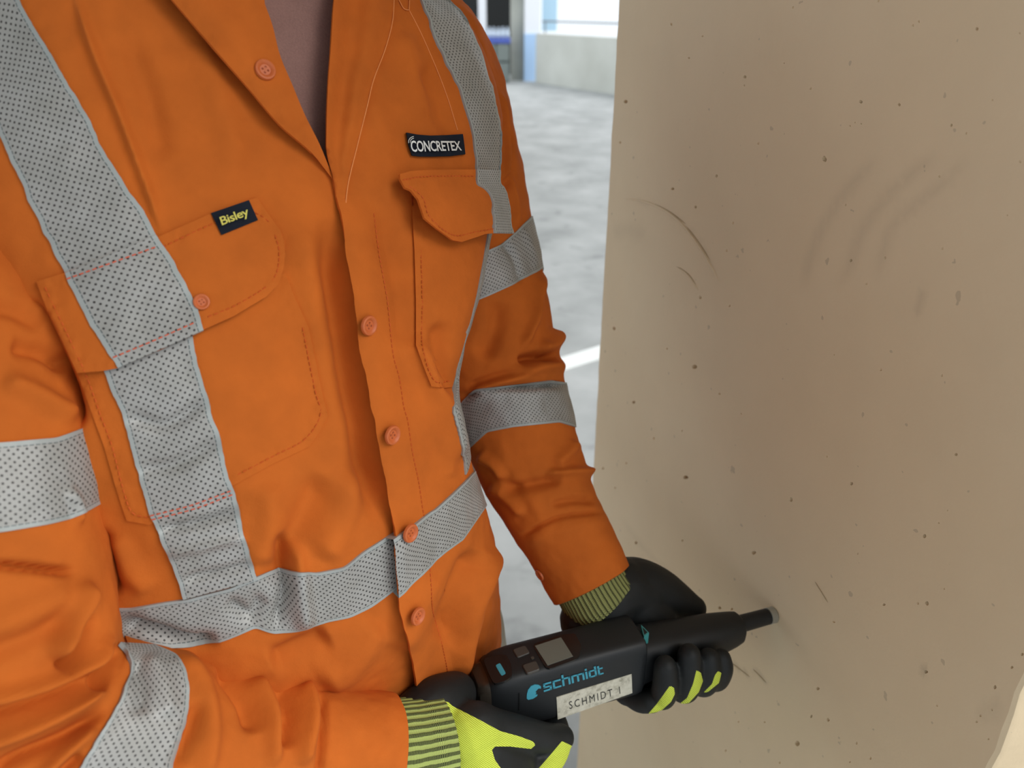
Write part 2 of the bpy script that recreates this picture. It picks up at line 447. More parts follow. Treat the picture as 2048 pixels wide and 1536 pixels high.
# parapet
pa = at_z(1020, 158, 0); pb = at_z(1232, 190, 0); pd = (pb - pa).normalized()
bm = bmesh.new()
def prism(bm, pts, z0, z1):
    lo = [bm.verts.new((p[0], p[1], z0)) for p in pts]; hi = [bm.verts.new((p[0], p[1], z1)) for p in pts]
    n = len(pts)
    bm.faces.new(lo[::-1]); bm.faces.new(hi)
    for i in range(n): bm.faces.new((lo[i], lo[(i + 1) % n], hi[(i + 1) % n], hi[i]))
q = Vector((-pd.y, pd.x, 0)) * 0.2
a = pa + pd * 1.1; b = pb + pd * 8
prism(bm, [a, b, b + q, a + q], 0, 0.97)
bmesh.ops.recalc_face_normals(bm, faces=bm.faces[:])
o = bm_obj('wall_back', bm, M['parapet'], None, False); tag(o, 'stained concrete parapet wall at the edge of the car park', 'wall', kind='structure')

# ---- background at the open edge of the car park
def depth_of(py): return CAMZ / (ss + (py - 768) / FPX * cc)
def z_at(py, zc): return CAMZ - zc * (ss + (py - 768) / FPX * cc)
def slab(name, x0, x1, base_py, z0, z1, m, thick=0.3, parent=None, dzc=0.0, kind=None, bev=0.0):
    """upright box whose front spans x0..x1 of the photo frame and stands at the floor line base_py"""
    zc = depth_of(base_py) + dzc
    Y = zc * cc - ((base_py - 768) / FPX * depth_of(base_py)) * ss if not dzc else (at_z(1024, base_py, 0).y + dzc)
    zz = Y * cc + 0.5 * ss
    a, b = (x0 - 1024) / FPX * zc, (x1 - 1024) / FPX * zc
    return box(name, (a, Y, z0), (b, Y + thick, z1), m, parent, bev, kind=kind)
zc0 = depth_of(162)
M['shadedroom'] = mat('recess_shade', (0.012, 0.013, 0.013), 0.9)  # near-black colour stands in for the shadow of the room behind
M['whitepaint'] = mat('white_paint', (0.80, 0.82, 0.86), 0.5)
M['bluewrap'] = mat('pale_blue_plastic', (0.42, 0.60, 0.85), 0.5)
M['bluecrate'] = mat('blue_crate', (0.07, 0.11, 0.42), 0.5)
M['bottle'] = mat('milky_plastic', (0.62, 0.72, 0.85), 0.3)
M['greycrate'] = mat('grey_green_crate', (0.17, 0.20, 0.19), 0.7)
M['railsteel'] = mat('rail_steel', (0.25, 0.26, 0.26), 0.4, 0.6)
M['palesign'] = mat('pale_blue_panel', (0.45, 0.66, 0.82), 0.4)
M['greypost'] = concrete('pillar_concrete', (0.30, 0.31, 0.28), (0.44, 0.45, 0.40), 1.5)
o = slab('wall_left', 780, 1022, 158, 0, 2.75, M['shadedroom'], .2, dzc=1.2, kind='structure'); tag(o, 'recess wall behind the stacked crates, coloured dark for its shade', 'wall')
o = slab('pillar', 1021, 1048, 161, 0, 2.75, M['greypost'], .35, kind='structure'); tag(o, 'grey concrete pillar at the parapet end', 'pillar')
pt = slab('post', 1049, 1079, 162, 0, 2.75, M['whitepaint'], .25); tag(pt, 'white post with a pale blue wrap on its lower half', 'post')
wr_ = slab('protective_wrap', 1048, 1077, 162, 0, z_at(66, zc0), M['bluewrap'], .30); wr_.location.y -= .04
wr_.parent = pt; wr_.matrix_parent_inverse = Matrix.Translation(pt.location).inverted()
wp = slab('steel_post', 959, 974, 160, 0, 2.75, M['whitepaint'], .12); tag(wp, 'slim white post in front of the dark recess', 'post')
pn = slab('panel', 1082, 1111, 160, .98, 2.3, M['palesign'], .05, dzc=.5); tag(pn, 'pale blue panel standing behind the parapet', 'panel')
# crates with bottles
zc1 = depth_of(166)
ct = 0
for (x0, x1, y0, y1) in ((966, 992, 86, 122), (993, 1019, 86, 122), (966, 992, 124, 165), (993, 1019, 124, 165)):
    cr = slab('storage_crate', x0, x1, 166, max(0, z_at(y1, zc1)), z_at(y0, zc1), M['greycrate'], .4, bev=.02)
    tag(cr, 'grey-green storage crate stacked beside the pillar, ' + ('upper row' if y0 < 100 else 'bottom row'), 'crate', 'crates beside the pillar')
tr = slab('bottle_tray', 965, 1021, 166, z_at(85, zc1), z_at(75, zc1), M['bluecrate'], .4); tag(tr, 'blue tray of bottles on top of the crates', 'tray')
bm = bmesh.new()
bmesh.ops.create_cone(bm, cap_ends=True, segments=10, radius1=.035, radius2=.035, depth=.13, matrix=Matrix.Translation((0, 0, .065)))
bmesh.ops.create_cone(bm, cap_ends=True, segments=10, radius1=.034, radius2=.013, depth=.05, matrix=Matrix.Translation((0, 0, .155)))
bmesh.ops.create_cone(bm, cap_ends=True, segments=10, radius1=.015, radius2=.015, depth=.025, matrix=Matrix.Translation((0, 0, .19)))
b0 = bm_obj('water_bottle', bm, M['bottle'])
for i in range(6):
    for j in range(2):
        o = b0 if i + j == 0 else b0.copy()
        if i + j: COL.objects.link(o)
        o.location = (tr.location.x - .24 + i * .095, tr.location.y - .11 + j * .2, z_at(75, zc1)); o.scale = (1, 1, .95 + .1 * ((i * 7 + j) % 3) / 2)
        tag(o, 'milky plastic bottle standing in the blue tray', 'bottle', 'bottles in the blue tray')
# cable rail above the parapet
rl = empty('guard_rail', (pa.x, pa.y, .97)); tag(rl, 'thin steel rail on short posts above the parapet', 'rail')
rq = Vector((-pd.y, pd.x, 0)) * .1
def bar(name, p, q, r, m, parent, k=10):
    G = tube_grid([(*p, r), (*((Vector(p) + Vector(q)) / 2), r), (*q, r)], 3, k)
    o = mesh_obj(name, G.reshape(-1, 3), grid_faces(3, k, True), m, None); o.parent = parent; o.matrix_parent_inverse = Matrix.Translation(parent.location).inverted(); return o
bar('rail', pa + rq + Vector((0, 0, 1.2)) + pd * 1.2, pb + rq + Vector((0, 0, 1.2)) + pd * 7, .018, M['railsteel'], rl)
for k in (1.3, 4.2, 7.1): bar('post', pa + rq + pd * k + Vector((0, 0, .96)), pa + rq + pd * k + Vector((0, 0, 1.2)), .015, M['railsteel'], rl)
# painted bay line
ln = [at_z(*q, 0) for q in ((960, 766), (1330, 652), (1330, 678), (960, 793))]
bm = bmesh.new(); prism(bm, ln, 0.0005, .004); bmesh.ops.recalc_face_normals(bm, faces=bm.faces[:])
o = bm_obj('painted_line', bm, M['paint'], None, False); o.parent = fl; o.matrix_parent_inverse = Matrix.Translation(fl.location).inverted(); o['label'] = 'white painted bay line'

# ================================================================ torso
YAW = math.radians(42)
N2 = np.array([math.sin(YAW), -math.cos(YAW)]); T2 = np.array([math.cos(YAW), math.sin(YAW)])
FRONT = np.array([  # z (rel. camera), x, y of the front line, half depth, right half width, exponent
    (-.80, -.100, .490, .140, .225, 2.4), (-.62, -.092, .478, .145, .225, 2.4), (-.49, -.080, .461, .15, .225, 2.4), (-.4185, -.072, .452, .15, .225, 2.4), (-.343, -.074, .456, .15, .225, 2.4),
    (-.269, -.084, .470, .145, .225, 2.4), (-.196, -.099, .494, .14, .225, 2.4), (-.105, -.123, .539, .135, .225, 2.4), (-.05, -.135, .566, .13, .222, 2.4), (.0, -.146, .592, .12, .21, 2.3),
    (.035, -.158, .618, .10, .155, 2.2), (.07, -.172, .645, .075, .085, 2.0), (.12, -.182, .66, .066, .07, 2.0)])
SIL = np.array([(-60, 860), (10, 905), (60, 945), (120, 975), (190, 996), (250, 1004), (350, 1003), (430, 985), (480, 976), (600, 955), (700, 930), (790, 906), (850, 910), (930, 938), (1020, 966), (1080, 986), (1200, 1000), (1290, 1004), (1500, 1010)], float)
def ring(z, fx, fy, df, wR, p, wL, ph):
    C = np.cos(ph); Sn = np.sin(ph)
    l = np.sign(C) * np.abs(C) ** (2 / p) * np.where(C > 0, wL, wR)
    f = np.sign(Sn) * np.abs(Sn) ** (2 / p) * df
    ce_ = np.array([fx, fy]) - N2 * df
    xy = ce_ + l[:, None] * T2 + f[:, None] * N2
    return np.c_[xy, np.full(len(ph), z + CAMZ)]
ph0 = np.linspace(0, 2 * math.pi, 361)
WL = []
for r in FRONT:
    if r[0] > .01: WL.append(r[4] * 0.8); continue
    lo_, hi_ = 0.05, 0.30
    for _ in range(30):
        mid = (lo_ + hi_) / 2
        X, Y, D = pr(ring(*r[:6], mid, ph0)); k = X.argmax()
        if X[k] > np.interp(Y[k], SIL[:, 0], SIL[:, 1]): hi_ = mid
        else: lo_ = mid
    WL.append(mid)
print('wL', [round(v, 3) for v in WL])
TABLE = np.c_[FRONT, WL]
def torso_grid(nz, ph, inset=0.0, z0=-.80, z1=.085):
    zz = np.linspace(z0, z1, nz)
    # smooth interpolation of the table over z
    tab = catmull(TABLE, 400); o_ = np.argsort(tab[:, 0]); tab = tab[o_]
    G = np.zeros((nz, len(ph), 3))
    for i, z in enumerate(zz):
        r = [np.interp(z, tab[:, 0], tab[:, k]) for k in range(1, 7)]
        fx, fy, df, wR, p, wL = r
        fx -= N2[0] * inset; fy -= N2[1] * inset
        G[i] = ring(z, fx, fy, df - inset, wR - inset, p, wL - inset, ph)
    return G
nf, nb = 560, 110
PH = np.r_[np.linspace(-0.5, math.pi + 0.35, nf, endpoint=False), np.linspace(math.pi + 0.35, 2 * math.pi - 0.5, nb, endpoint=False)]
TORSO = torso_grid(470, PH)
T_STROKES = [
    ([(652, 430), (680, 600), (712, 800), (752, 980), (785, 1070)], 30, -.014),
    ([(600, 420), (640, 600), (680, 800), (700, 930)], 40, .004),
    ([(143, -20), (190, 120), (240, 240), (325, 470)], 14, .004, 's'),
    ([(250, 60), (300, 200), (330, 330)], 26, -.003),
    ([(390, 80), (440, 200), (480, 360)], 30, .003),
    ([(650, 950), (610, 1030), (560, 1130), (540, 1180)], 30, -.006),
    ([(720, 940), (690, 1030), (640, 1120)], 34, .005),
    ([(530, 960), (545, 1050), (520, 1140)], 34, .004),
    ([(829, 670), (862, 760), (888, 820), (915, 930)], 18, .006),
    ([(880, 640), (885, 720), (900, 790)], 18, -.006),
    ([(870, 860), (890, 900), (905, 960)], 12, .002),
    ([(997, 1085), (955, 1190), (925, 1290), (915, 1370)], 16, .008, 'r'),
    ([(960, 1100), (920, 1180), (880, 1290)], 22, -.008),
    ([(980, 1180), (965, 1250), (955, 1330)], 10, -.005),
    ([(870, 1140), (820, 1220), (800, 1300)], 30, .004),
    ([(660, 1270), (600, 1300), (540, 1330)], 24, -.007),
    ([(760, 1240), (700, 1330), (640, 1370)], 30, .005),
    ([(225, 1070), (260, 1140), (300, 1190)], 24, .003),
    ([(185, 1060), (205, 1130), (225, 1200)], 22, -.006),
    ([(50, 600), (92, 690), (128, 770), (155, 860)], 18, -.014),
    ([(730, 180), (770, 300), (780, 420)], 26, .003),
    ([(850, 120), (890, 210), (920, 300)], 26, -.005),
    ([(800, 60), (830, 160), (850, 240)], 22, .003),
    ([(760, 420), (800, 560), (810, 700)], 26, -.004),
    ([(560, 1060), (570, 1180), (545, 1260)], 14, -.006),
    ([(590, 1080), (600, 1180), (610, 1260)], 16, .005),
    ([(450, 1200), (500, 1230), (530, 1190)], 16, -.004),
    ([(230, 1245), (300, 1262), (380, 1285), (440, 1275)], 16, -.008),
    ([(310, 1060), (390, 1050), (480, 1025)], 10, -.004),
    ([(330, 1110), (420, 1090), (500, 1075)], 8, .003),
    ([(360, 1165), (430, 1150), (510, 1130)], 8, -.003),
    ([(250, 830), (330, 850), (410, 800)], 12, -.003),
    ([(270, 940), (350, 930), (440, 880)], 14, -.003),
]
TORSO = sculpt(TORSO, True, T_STROKES, 1, 0.0022, 20, 1.5)
def bvh_of(G, closed):
    return BVHTree.FromPolygons([Vector(v) for v in G.reshape(-1, 3)], [tuple(f) for f in grid_faces(G.shape[0], G.shape[1], closed).tolist()])
BV = {'torso': bvh_of(TORSO, True)}
def inpoly(x, y, poly):
    c = np.zeros(x.shape, bool); n = len(poly)
    for i in range(n):
        x1, y1 = poly[i]; x2, y2 = poly[(i + 1) % n]
        if y1 == y2: continue
        c ^= ((y1 > y) != (y2 > y)) & (x < (x2 - x1) * (y - y1) / (y2 - y1) + x1)
    return c
VCUT = [(380, -420), (480, -160), (510, -80), (527, 0), (540, 50), (556, 112), (581, 172), (606, 232), (636, 292), (665, 358), (656, 300), (659, 170), (672, 0), (684, -80), (700, -160), (760, -420)]
person = empty('person', (-0.2, 0.58, 0))
tag(person, 'worker in an orange high-visibility shirt and black and yellow gloves holding a rebound hammer', 'person')
F = grid_faces(TORSO.shape[0], TORSO.shape[1], True)
ctr = TORSO.reshape(-1, 3)[F].mean(1); fx, fy, fd = pr(ctr)
front = fd < 0.66
F = F[~(inpoly(fx, fy, VCUT) & front)]
shirt = mesh_obj('shirt', TORSO.reshape(-1, 3), F, M['orange'], person)
shirt['label'] = 'orange cotton work shirt with silver reflective tape'
TS = torso_grid(150, np.linspace(0, 2 * math.pi, 220, endpoint=False), 0.018, -.14, .12)
mesh_obj('t_shirt', TS.reshape(-1, 3), grid_faces(150, 220, True), M['tshirt'], person)['label'] = 'mauve knitted t-shirt in the open collar'

# standing collar round the back of the neck
cring = torso_grid(2, np.linspace(0, 2 * math.pi, 120, endpoint=False), -.002, .060, .075)[0]; ccen = cring.mean(0)
cang = [k for k in range(120) if not (12 < k < 48)]; cang = [k for k in range(48, 120)] + [k for k in range(0, 13)]
CR = np.array([[ccen + (cring[k] - ccen) * f + np.array([0, 0, dz]) for f, dz in ((1.02, 0), (.99, .02), (.97, .042), (.99, .046), (1.06, .040), (1.16, .012), (1.20, -.006))] for k in cang])
mesh_obj('collar', CR.reshape(-1, 3), grid_faces(len(cang), 7).tolist(), M['orange'], shirt)
# ================================================================ sleeves
def px_tube(st, n, m, pre=()):
    return tube_grid(list(pre) + [(*un(x, y, d), r) for x, y, d, r in st], n, m)
LS = px_tube([(840, 130, .745, .070), (890, 300, .77, .074), (920, 450, .79, .074), (950, 600, .79, .073), (985, 720, .79, .069), (1024, 830, .785, .0605), (1072, 955, .775, .052), (1125, 1055, .768, .046), (1184, 1168, .758, .0415)], 330, 240, [(-.165, .735, 1.485, .045), (-.12, .765, 1.465, .060)])
LS = sculpt(LS, True, [
    ([(1084, 545), (1072, 626), (1044, 698)], 8, .006),
    ([(1120, 660), (1100, 690), (1075, 697)], 14, .009),
    ([(1110, 716), (1070, 714), (1035, 722)], 9, -.014),
    ([(1135, 738), (1085, 733), (1000, 765), (930, 792)], 14, .009),
    ([(1060, 745), (1000, 752), (930, 775)], 8, -.006),
    ([(1140, 768), (1060, 772), (980, 778), (915, 800)], 7, -.008),
    ([(1125, 954), (1067, 970), (1004, 980)], 12, -.008),
    ([(1190, 945), (1134, 944), (1090, 950)], 9, .007),
    ([(994, 879), (1022, 941), (1056, 985), (1087, 1043)], 14, .0018),
    ([(1045, 1070), (1093, 1045), (1134, 1032), (1210, 1022)], 4, -.004),
    ([(1045, 1090), (1093, 1065), (1134, 1052), (1215, 1042)], 14, .002),
    ([(1150, 880), (1140, 900), (1110, 930)], 12, .005),
    ([(1195, 1000), (1150, 1000), (1100, 1010)], 8, -.004),
    ([(955, 910), (990, 930), (1010, 960)], 10, .006),
    ([(975, 975), (1010, 990), (1050, 1030)], 10, .005),
    ([(1010, 330), (1030, 400), (1035, 450)], 6, .004), ([(1000, 180), (1012, 280), (1012, 360)], 5, .005), ([(1022, 250), (1020, 330), (1005, 400)], 6, -.005),
    ([(1000, 480), (1030, 520), (1040, 570)], 9, -.004), ([(1040, 450), (1060, 500), (1070, 540)], 7, .003),
    ([(1000, 600), (990, 660), (960, 720)], 20, -.006),
], 2, 0.0022, 24, 1.3)
RS = px_tube([(-215, 420, .50, .081), (-105, 720, .475, .080), (-45, 940, .46, .068), (-20, 1180, .452, .066), (25, 1390, .455, .063), (130, 1478, .47, .066), (285, 1488, .495, .063), (460, 1505, .53, .054), (640, 1505, .57, .0465), (762, 1512, .594, .0460)], 420, 260, [(-.29, .62, 1.485, .045), (-.345, .565, 1.465, .066), (-.385, .525, 1.425, .076)])
RS = sculpt(RS, True, [
    ([(-20, 1128), (60, 1135), (105, 1140), (155, 1144)], 8, -.010),
    ([(158, 1158), (164, 1195), (142, 1250), (108, 1325)], 18, .009),
    ([(182, 1225), (158, 1285), (118, 1345)], 13, -.013),
    ([(150, 1225), (90, 1262), (0, 1300), (-60, 1320)], 22, -.004),
    ([(150, 1175), (100, 1205), (20, 1240), (-60, 1265)], 30, .004),
    ([(206, 1262), (204, 1300), (150, 1345), (60, 1378), (-50, 1400)], 17, .008),
    ([(228, 1290), (206, 1335), (192, 1390)], 12, -.009),
    ([(196, 1340), (110, 1388), (10, 1425), (-60, 1450)], 14, -.007),
    ([(220, 1380), (165, 1408), (60, 1455), (-50, 1495)], 16, .008),
    ([(212, 1416), (130, 1470), (30, 1520), (-40, 1560)], 13, -.008),
    ([(195, 1450), (120, 1515), (60, 1575)], 14, .006),
    ([(165, 1505), (120, 1550), (90, 1600)], 12, -.006),
    ([(0, 360), (36, 433), (69, 558)], 14, -.010), ([(0, 420), (30, 490), (66, 560)], 10, .005),
    ([(20, 690), (90, 705), (140, 740)], 16, -.006), ([(0, 760), (70, 790), (150, 840)], 20, .006), ([(60, 610), (100, 650), (125, 720)], 18, .003),
    ([(-20, 610), (40, 625), (90, 650)], 16, -.004),
    ([(130, 980), (150, 1010), (160, 1050)], 10, .004),
    ([(345, 1305), (400, 1370), (420, 1470), (400, 1560)], 22, .006),
    ([(440, 1325), (495, 1400), (510, 1470)], 16, -.007),
    ([(500, 1350), (540, 1430), (545, 1536)], 16, .006),
    ([(548, 1365), (578, 1415), (570, 1500)], 13, -.008),
    ([(600, 1360), (620, 1430), (600, 1536)], 16, .007),
    ([(640, 1380), (648, 1450), (640, 1560)], 8, -.007),
    ([(395, 1400), (385, 1460), (350, 1545)], 12, -.006),
    ([(268, 1325), (285, 1380), (280, 1430)], 12, -.004), ([(290, 1310), (330, 1380), (340, 1440)], 20, .003),
], 3, 0.0020, 24, 1.35)
def sleeve(G, name):
    n, m = G.shape[:2]
    return mesh_obj(name, G.reshape(-1, 3), grid_faces(n, m, True), M['orange'], shirt)
sl = sleeve(LS, 'sleeve'); sl['label'] = 'left sleeve, stretched out to the column'
sr = sleeve(RS, 'sleeve'); sr['label'] = 'right sleeve, bent at the elbow'
BV['lsleeve'] = bvh_of(LS, True); BV['rsleeve'] = bvh_of(RS, True)
#MARK
# ================================================================ cloth pieces laid on the shirt
def cast(px, py, tgt, fallback=0.6):
    d = raydir(px, py)
    best = None
    if callable(tgt):
        k = np.array([tgt(px, py), tgt(px + 3, py), tgt(px, py + 3)])
        p0, p1, p2 = un(px, py, k[0]), un(px + 3, py, k[1]), un(px, py + 3, k[2])
        n = (p1 - p0).cross(p2 - p0).normalized()
        if n.dot(CAM - p0) < 0: n = -n
        return np.array(p0), np.array(n), (p0 - CAM).length
    for k in (tgt if isinstance(tgt, (list, tuple)) else [tgt]):
        h = BV[k].ray_cast(CAM, d)
        if h[0] is not None and (best is None or h[3] < best[3]): best = h
    if best is None:
        p0 = CAM + d * fallback; bd = 1e9
        for k in (tgt if isinstance(tgt, (list, tuple)) else [tgt]):
            h = BV[k].find_nearest(p0)
            if h[3] < bd: bd = h[3]; best = (h[0], h[1], h[2], fallback)
    p, n = best[0], best[1]
    if n.dot(CAM - p) < 0: n = -n
    return np.array(p), np.array(n), best[3]
def cast_many(pts, tgt):
    P = []; Nn = []; fb = None; ln_ = None
    for x, y in pts:
        h = None if callable(tgt) else BV[tgt].ray_cast(CAM, raydir(x, y))
        if h is not None and h[0] is None and fb is not None:      # past the outline: carry the last depth on
            p, n = np.array(CAM + raydir(x, y) * fb), ln_
        else: p, n, fb = cast(x, y, tgt, fb or 0.6); ln_ = n
        P.append(p); Nn.append(n)
    return np.array(P), np.array(Nn)
def lift(P, Nn, H):
    """raise points off the cloth by H along the line of their own pixel"""
    v = np.array(CAM) - P; v /= np.linalg.norm(v, axis=1, keepdims=True)
    c = np.clip((v * Nn).sum(1), 0.35, 1)
    return P + v * (H / c)[:, None]
def smooth_normals(Nn, faces, it=6):
    n = len(Nn); e = []
    for f in faces:
        for a in range(len(f)): e.append((f[a], f[(a + 1) % len(f)]))
    e = np.array(e)
    for _ in range(it):
        acc = Nn.copy(); np.add.at(acc, e[:, 0], Nn[e[:, 1]]); np.add.at(acc, e[:, 1], Nn[e[:, 0]])
        Nn = acc / np.linalg.norm(acc, axis=1, keepdims=True)
    return Nn
def poly_patch(name, poly, tgt, h, m, parent, sp=7.0, sm=False, it=8, drop=0.0008, pucker=0.0011):
    poly = np.asarray(poly, float)
    loop = np.vstack([poly, poly[:1]])
    L = np.linalg.norm(np.diff(loop, axis=0), axis=1)
    B = []
    for k in range(len(poly)):
        n = max(1, int(round(L[k] / sp)))
        for t in range(n): B.append(loop[k] + (loop[k + 1] - loop[k]) * t / n)
    B = np.array(B); nb_ = len(B)
    x0, y0 = B.min(0); x1, y1 = B.max(0)
    gx, gy = np.meshgrid(np.arange(x0, x1, sp), np.arange(y0, y1, sp)); gx = gx + (np.arange(gx.shape[0])[:, None] % 2) * sp / 2
    I = np.c_[gx.ravel(), gy.ravel()]
    I = I[inpoly(I[:, 0], I[:, 1], B)]
    q, _, _ = seg_dist(I[:, 0], I[:, 1], np.vstack([B, B[:1]])); I = I[q > sp * 0.45]
    V2 = np.vstack([B, I])
    r = delaunay_2d_cdt([Vector(v) for v in V2], [(i, (i + 1) % nb_) for i in range(nb_)], [], 1, 1e-4)
    V = np.array([tuple(v) for v in r[0]]); Fc = [tuple(f) for f in r[2]]
    P, Nn = cast_many(V, tgt); Nn = smooth_normals(Nn, Fc, it)
    H = np.array([h(x, y) for x, y in V]) if callable(h) else np.full(len(V), h)
    qe, _, _ = seg_dist(V[:, 0], V[:, 1], np.vstack([B, B[:1]]))
    pk_ = np.array([noise.noise(Vector((x * .09, y * .09, 3.3))) + .6 * noise.noise(Vector((x * .2, y * .2, 7.1))) for x, y in V])
    H = H + np.clip(pk_, -.7, 1.2) * pucker * np.exp(-((qe - 14) / 14) ** 2)
    top = lift(P, Nn, H)
    # orientation
    bidx = []
    for i in range(nb_):
        bidx.append(int(np.argmin(((V - B[i]) ** 2).sum(1))))
    low = [P[i] - Nn[i] * drop if H[i] < 0.006 else top[i] - Nn[i] * 0.0018 for i in bidx]
    verts = np.vstack([top, np.array(low)]); n0 = len(top)
    fs = []
    for f in Fc:
        a, b, c = (verts[f[k]] for k in range(3)); nn = np.cross(b - a, c - a)
        fs.append(f if nn.dot(Nn[f[0]]) > 0 else f[::-1])
    for i in range(nb_):
        j = (i + 1) % nb_
        fs.append((bidx[i], bidx[j], n0 + j, n0 + i))
    o = mesh_obj(name, verts, fs, m, parent)
    return sharp(o, 50)
def strip(name, A, B, tgt, h, m, parent, width=0.05, n=None, mm=16, wob=3.0):
    A = np.asarray(A, float); B = np.asarray(B, float)
    LA = np.linalg.norm(np.diff(A, axis=0), axis=1).sum()
    n = n or max(8, int(LA / 6))
    A = smoothpoly(A, n); B = smoothpoly(B, n)
    if wob:
        for E_, o_ in ((A, 0.0), (B, 9.0)):
            for k in range(n): E_[k, 0] += wob * (noise.noise(Vector((E_[k, 0] * .035 + o_, E_[k, 1] * .035, 1.7))) + .5 * noise.noise(Vector((E_[k, 0] * .08, E_[k, 1] * .08 + o_, 4.4))))
    t = np.linspace(0, 1, mm)
    V = A[:, None] * (1 - t)[None, :, None] + B[:, None] * t[None, :, None]
    P, Nn = cast_many(V.reshape(-1, 2), tgt)
    Fc = grid_faces(n, mm).tolist(); Nn = smooth_normals(Nn, Fc, 8)
    H = np.array([h(x, y) for x, y in V.reshape(-1, 2)]) if callable(h) else np.full(len(P), h)
    top = lift(P, Nn, H)
    G = top.reshape(n, mm, 3)
    mid = G[:, mm // 2]; u = np.r_[0, np.cumsum(np.linalg.norm(np.diff(mid, axis=0), axis=1))]
    uv = np.stack([np.repeat(u[:, None], mm, 1), np.repeat((t * width)[None], n, 0)], -1).reshape(-1, 2)
    idx = np.arange(n * mm).reshape(n, mm)
    loop = np.r_[idx[0, :], idx[1:, -1], idx[-1, -2::-1], idx[-2:0:-1, 0]]
    low = top[loop] - Nn[loop] * np.minimum(H[loop] + 0.0005, 0.0025)[:, None]
    verts = np.vstack([top, low]); uv = np.vstack([uv, uv[loop]])
    fs = [tuple(f) for f in Fc]
    k = len(loop)
    for i in range(k):
        j = (i + 1) % k; fs.append((loop[i], loop[j], n * mm + j, n * mm + i))
    a, b, c = (verts[fs[0][q]] for q in range(3))
    if np.cross(b - a, c - a).dot(Nn[0]) < 0: fs = [f[::-1] for f in fs]
    return sharp(mesh_obj(name, verts, fs, m, parent, uv=uv), 50)
def ring_rows(G, poly):
    """for each column of a closed grid the (fractional) row where it crosses a line of the photo frame; hidden columns are carried round"""
    N = grid_normals(G, True); x, y, d = pr(G)
    fac = np.einsum('ijk,ijk->ij', N, np.array([0, 0, CAMZ]) - G)
    poly = np.asarray(poly, float)
    q, t, sd = seg_dist(x, y, poly); s = q * sd
    ok = (fac > 0) & (t > 0.0005) & (t < 0.9995)
    n, m = s.shape; rows = np.full(m, np.nan)
    for j in range(m):
        c = np.where((s[:-1, j] * s[1:, j] < 0) & ok[:-1, j] & ok[1:, j] & (np.abs(s[:-1, j]) < 30))[0]
        if len(c):
            dd = d[c, j]; i = c[dd.argmin()]
            rows[j] = i + s[i, j] / (s[i, j] - s[i + 1, j])
    g = np.where(~np.isnan(rows))[0]
    rows = np.interp(np.arange(m), np.r_[g - m, g, g + m], np.r_[rows[g]] if False else np.r_[rows[g], rows[g], rows[g]])
    for _ in range(3): rows = (np.roll(rows, 1) + 2 * rows + np.roll(rows, -1)) / 4
    return rows
def samp(G, rows):
    n = G.shape[0]; i = np.clip(np.floor(rows).astype(int), 0, n - 2); f = np.clip(rows - i, 0, 1)[:, None]
    j = np.arange(G.shape[1])
    return G[i, j] * (1 - f) + G[i + 1, j] * f
def ring_tape(name, G, top, bot, parent, h=0.0015, cols=None, mm=16):
    N = grid_normals(G, True)
    a = ring_rows(G, top); b = ring_rows(G, bot)
    t = np.linspace(0, 1, mm)
    V = np.stack([samp(G, a + (b - a) * k) for k in t], 1); Nv = np.stack([samp(N, a + (b - a) * k) for k in t], 1)   # m x mm
    if cols is not None: V = V[cols]; Nv = Nv[cols]
    n = len(V); closed = cols is None
    Fc = grid_faces(n, mm).tolist()
    if closed: Fc += [[(n - 1) * mm + k, (n - 1) * mm + k + 1, k + 1, k] for k in range(mm - 1)]
    Nn = smooth_normals(Nv.reshape(-1, 3), Fc, 4).reshape(n, mm, 3)
    if callable(h):
        vx, vy, _ = pr(V); hh = np.array([[h(a_, b_) for a_, b_ in zip(ra, rb)] for ra, rb in zip(vx, vy)])[..., None]
    else: hh = h
    top_ = V + Nn * hh
    u = np.r_[0, np.cumsum(np.linalg.norm(np.diff(top_[:, mm // 2], axis=0), axis=1))]
    uv = np.stack([np.repeat(u[:, None], mm, 1), np.repeat((t * 0.05)[None], n, 0)], -1)
    verts = np.concatenate([V[:, :1] - Nn[:, :1] * 0.0005, top_, V[:, -1:] - Nn[:, -1:] * 0.0005], 1)
    uv = np.concatenate([uv[:, :1], uv, uv[:, -1:]], 1)
    M2 = mm + 2
    fs = grid_faces(n, M2).tolist()
    if closed: fs += [[(n - 1) * M2 + k, (n - 1) * M2 + k + 1, k + 1, k] for k in range(M2 - 1)]
    W = verts.reshape(-1, 3); f0 = fs[M2 // 2]
    if np.cross(W[f0[1]] - W[f0[0]], W[f0[2]] - W[f0[0]]).dot(Nn[0, mm // 2]) < 0: fs = [f[::-1] for f in fs]
    return sharp(mesh_obj(name, W, fs, M['tape'], parent, uv=uv.reshape(-1, 2)), 60)
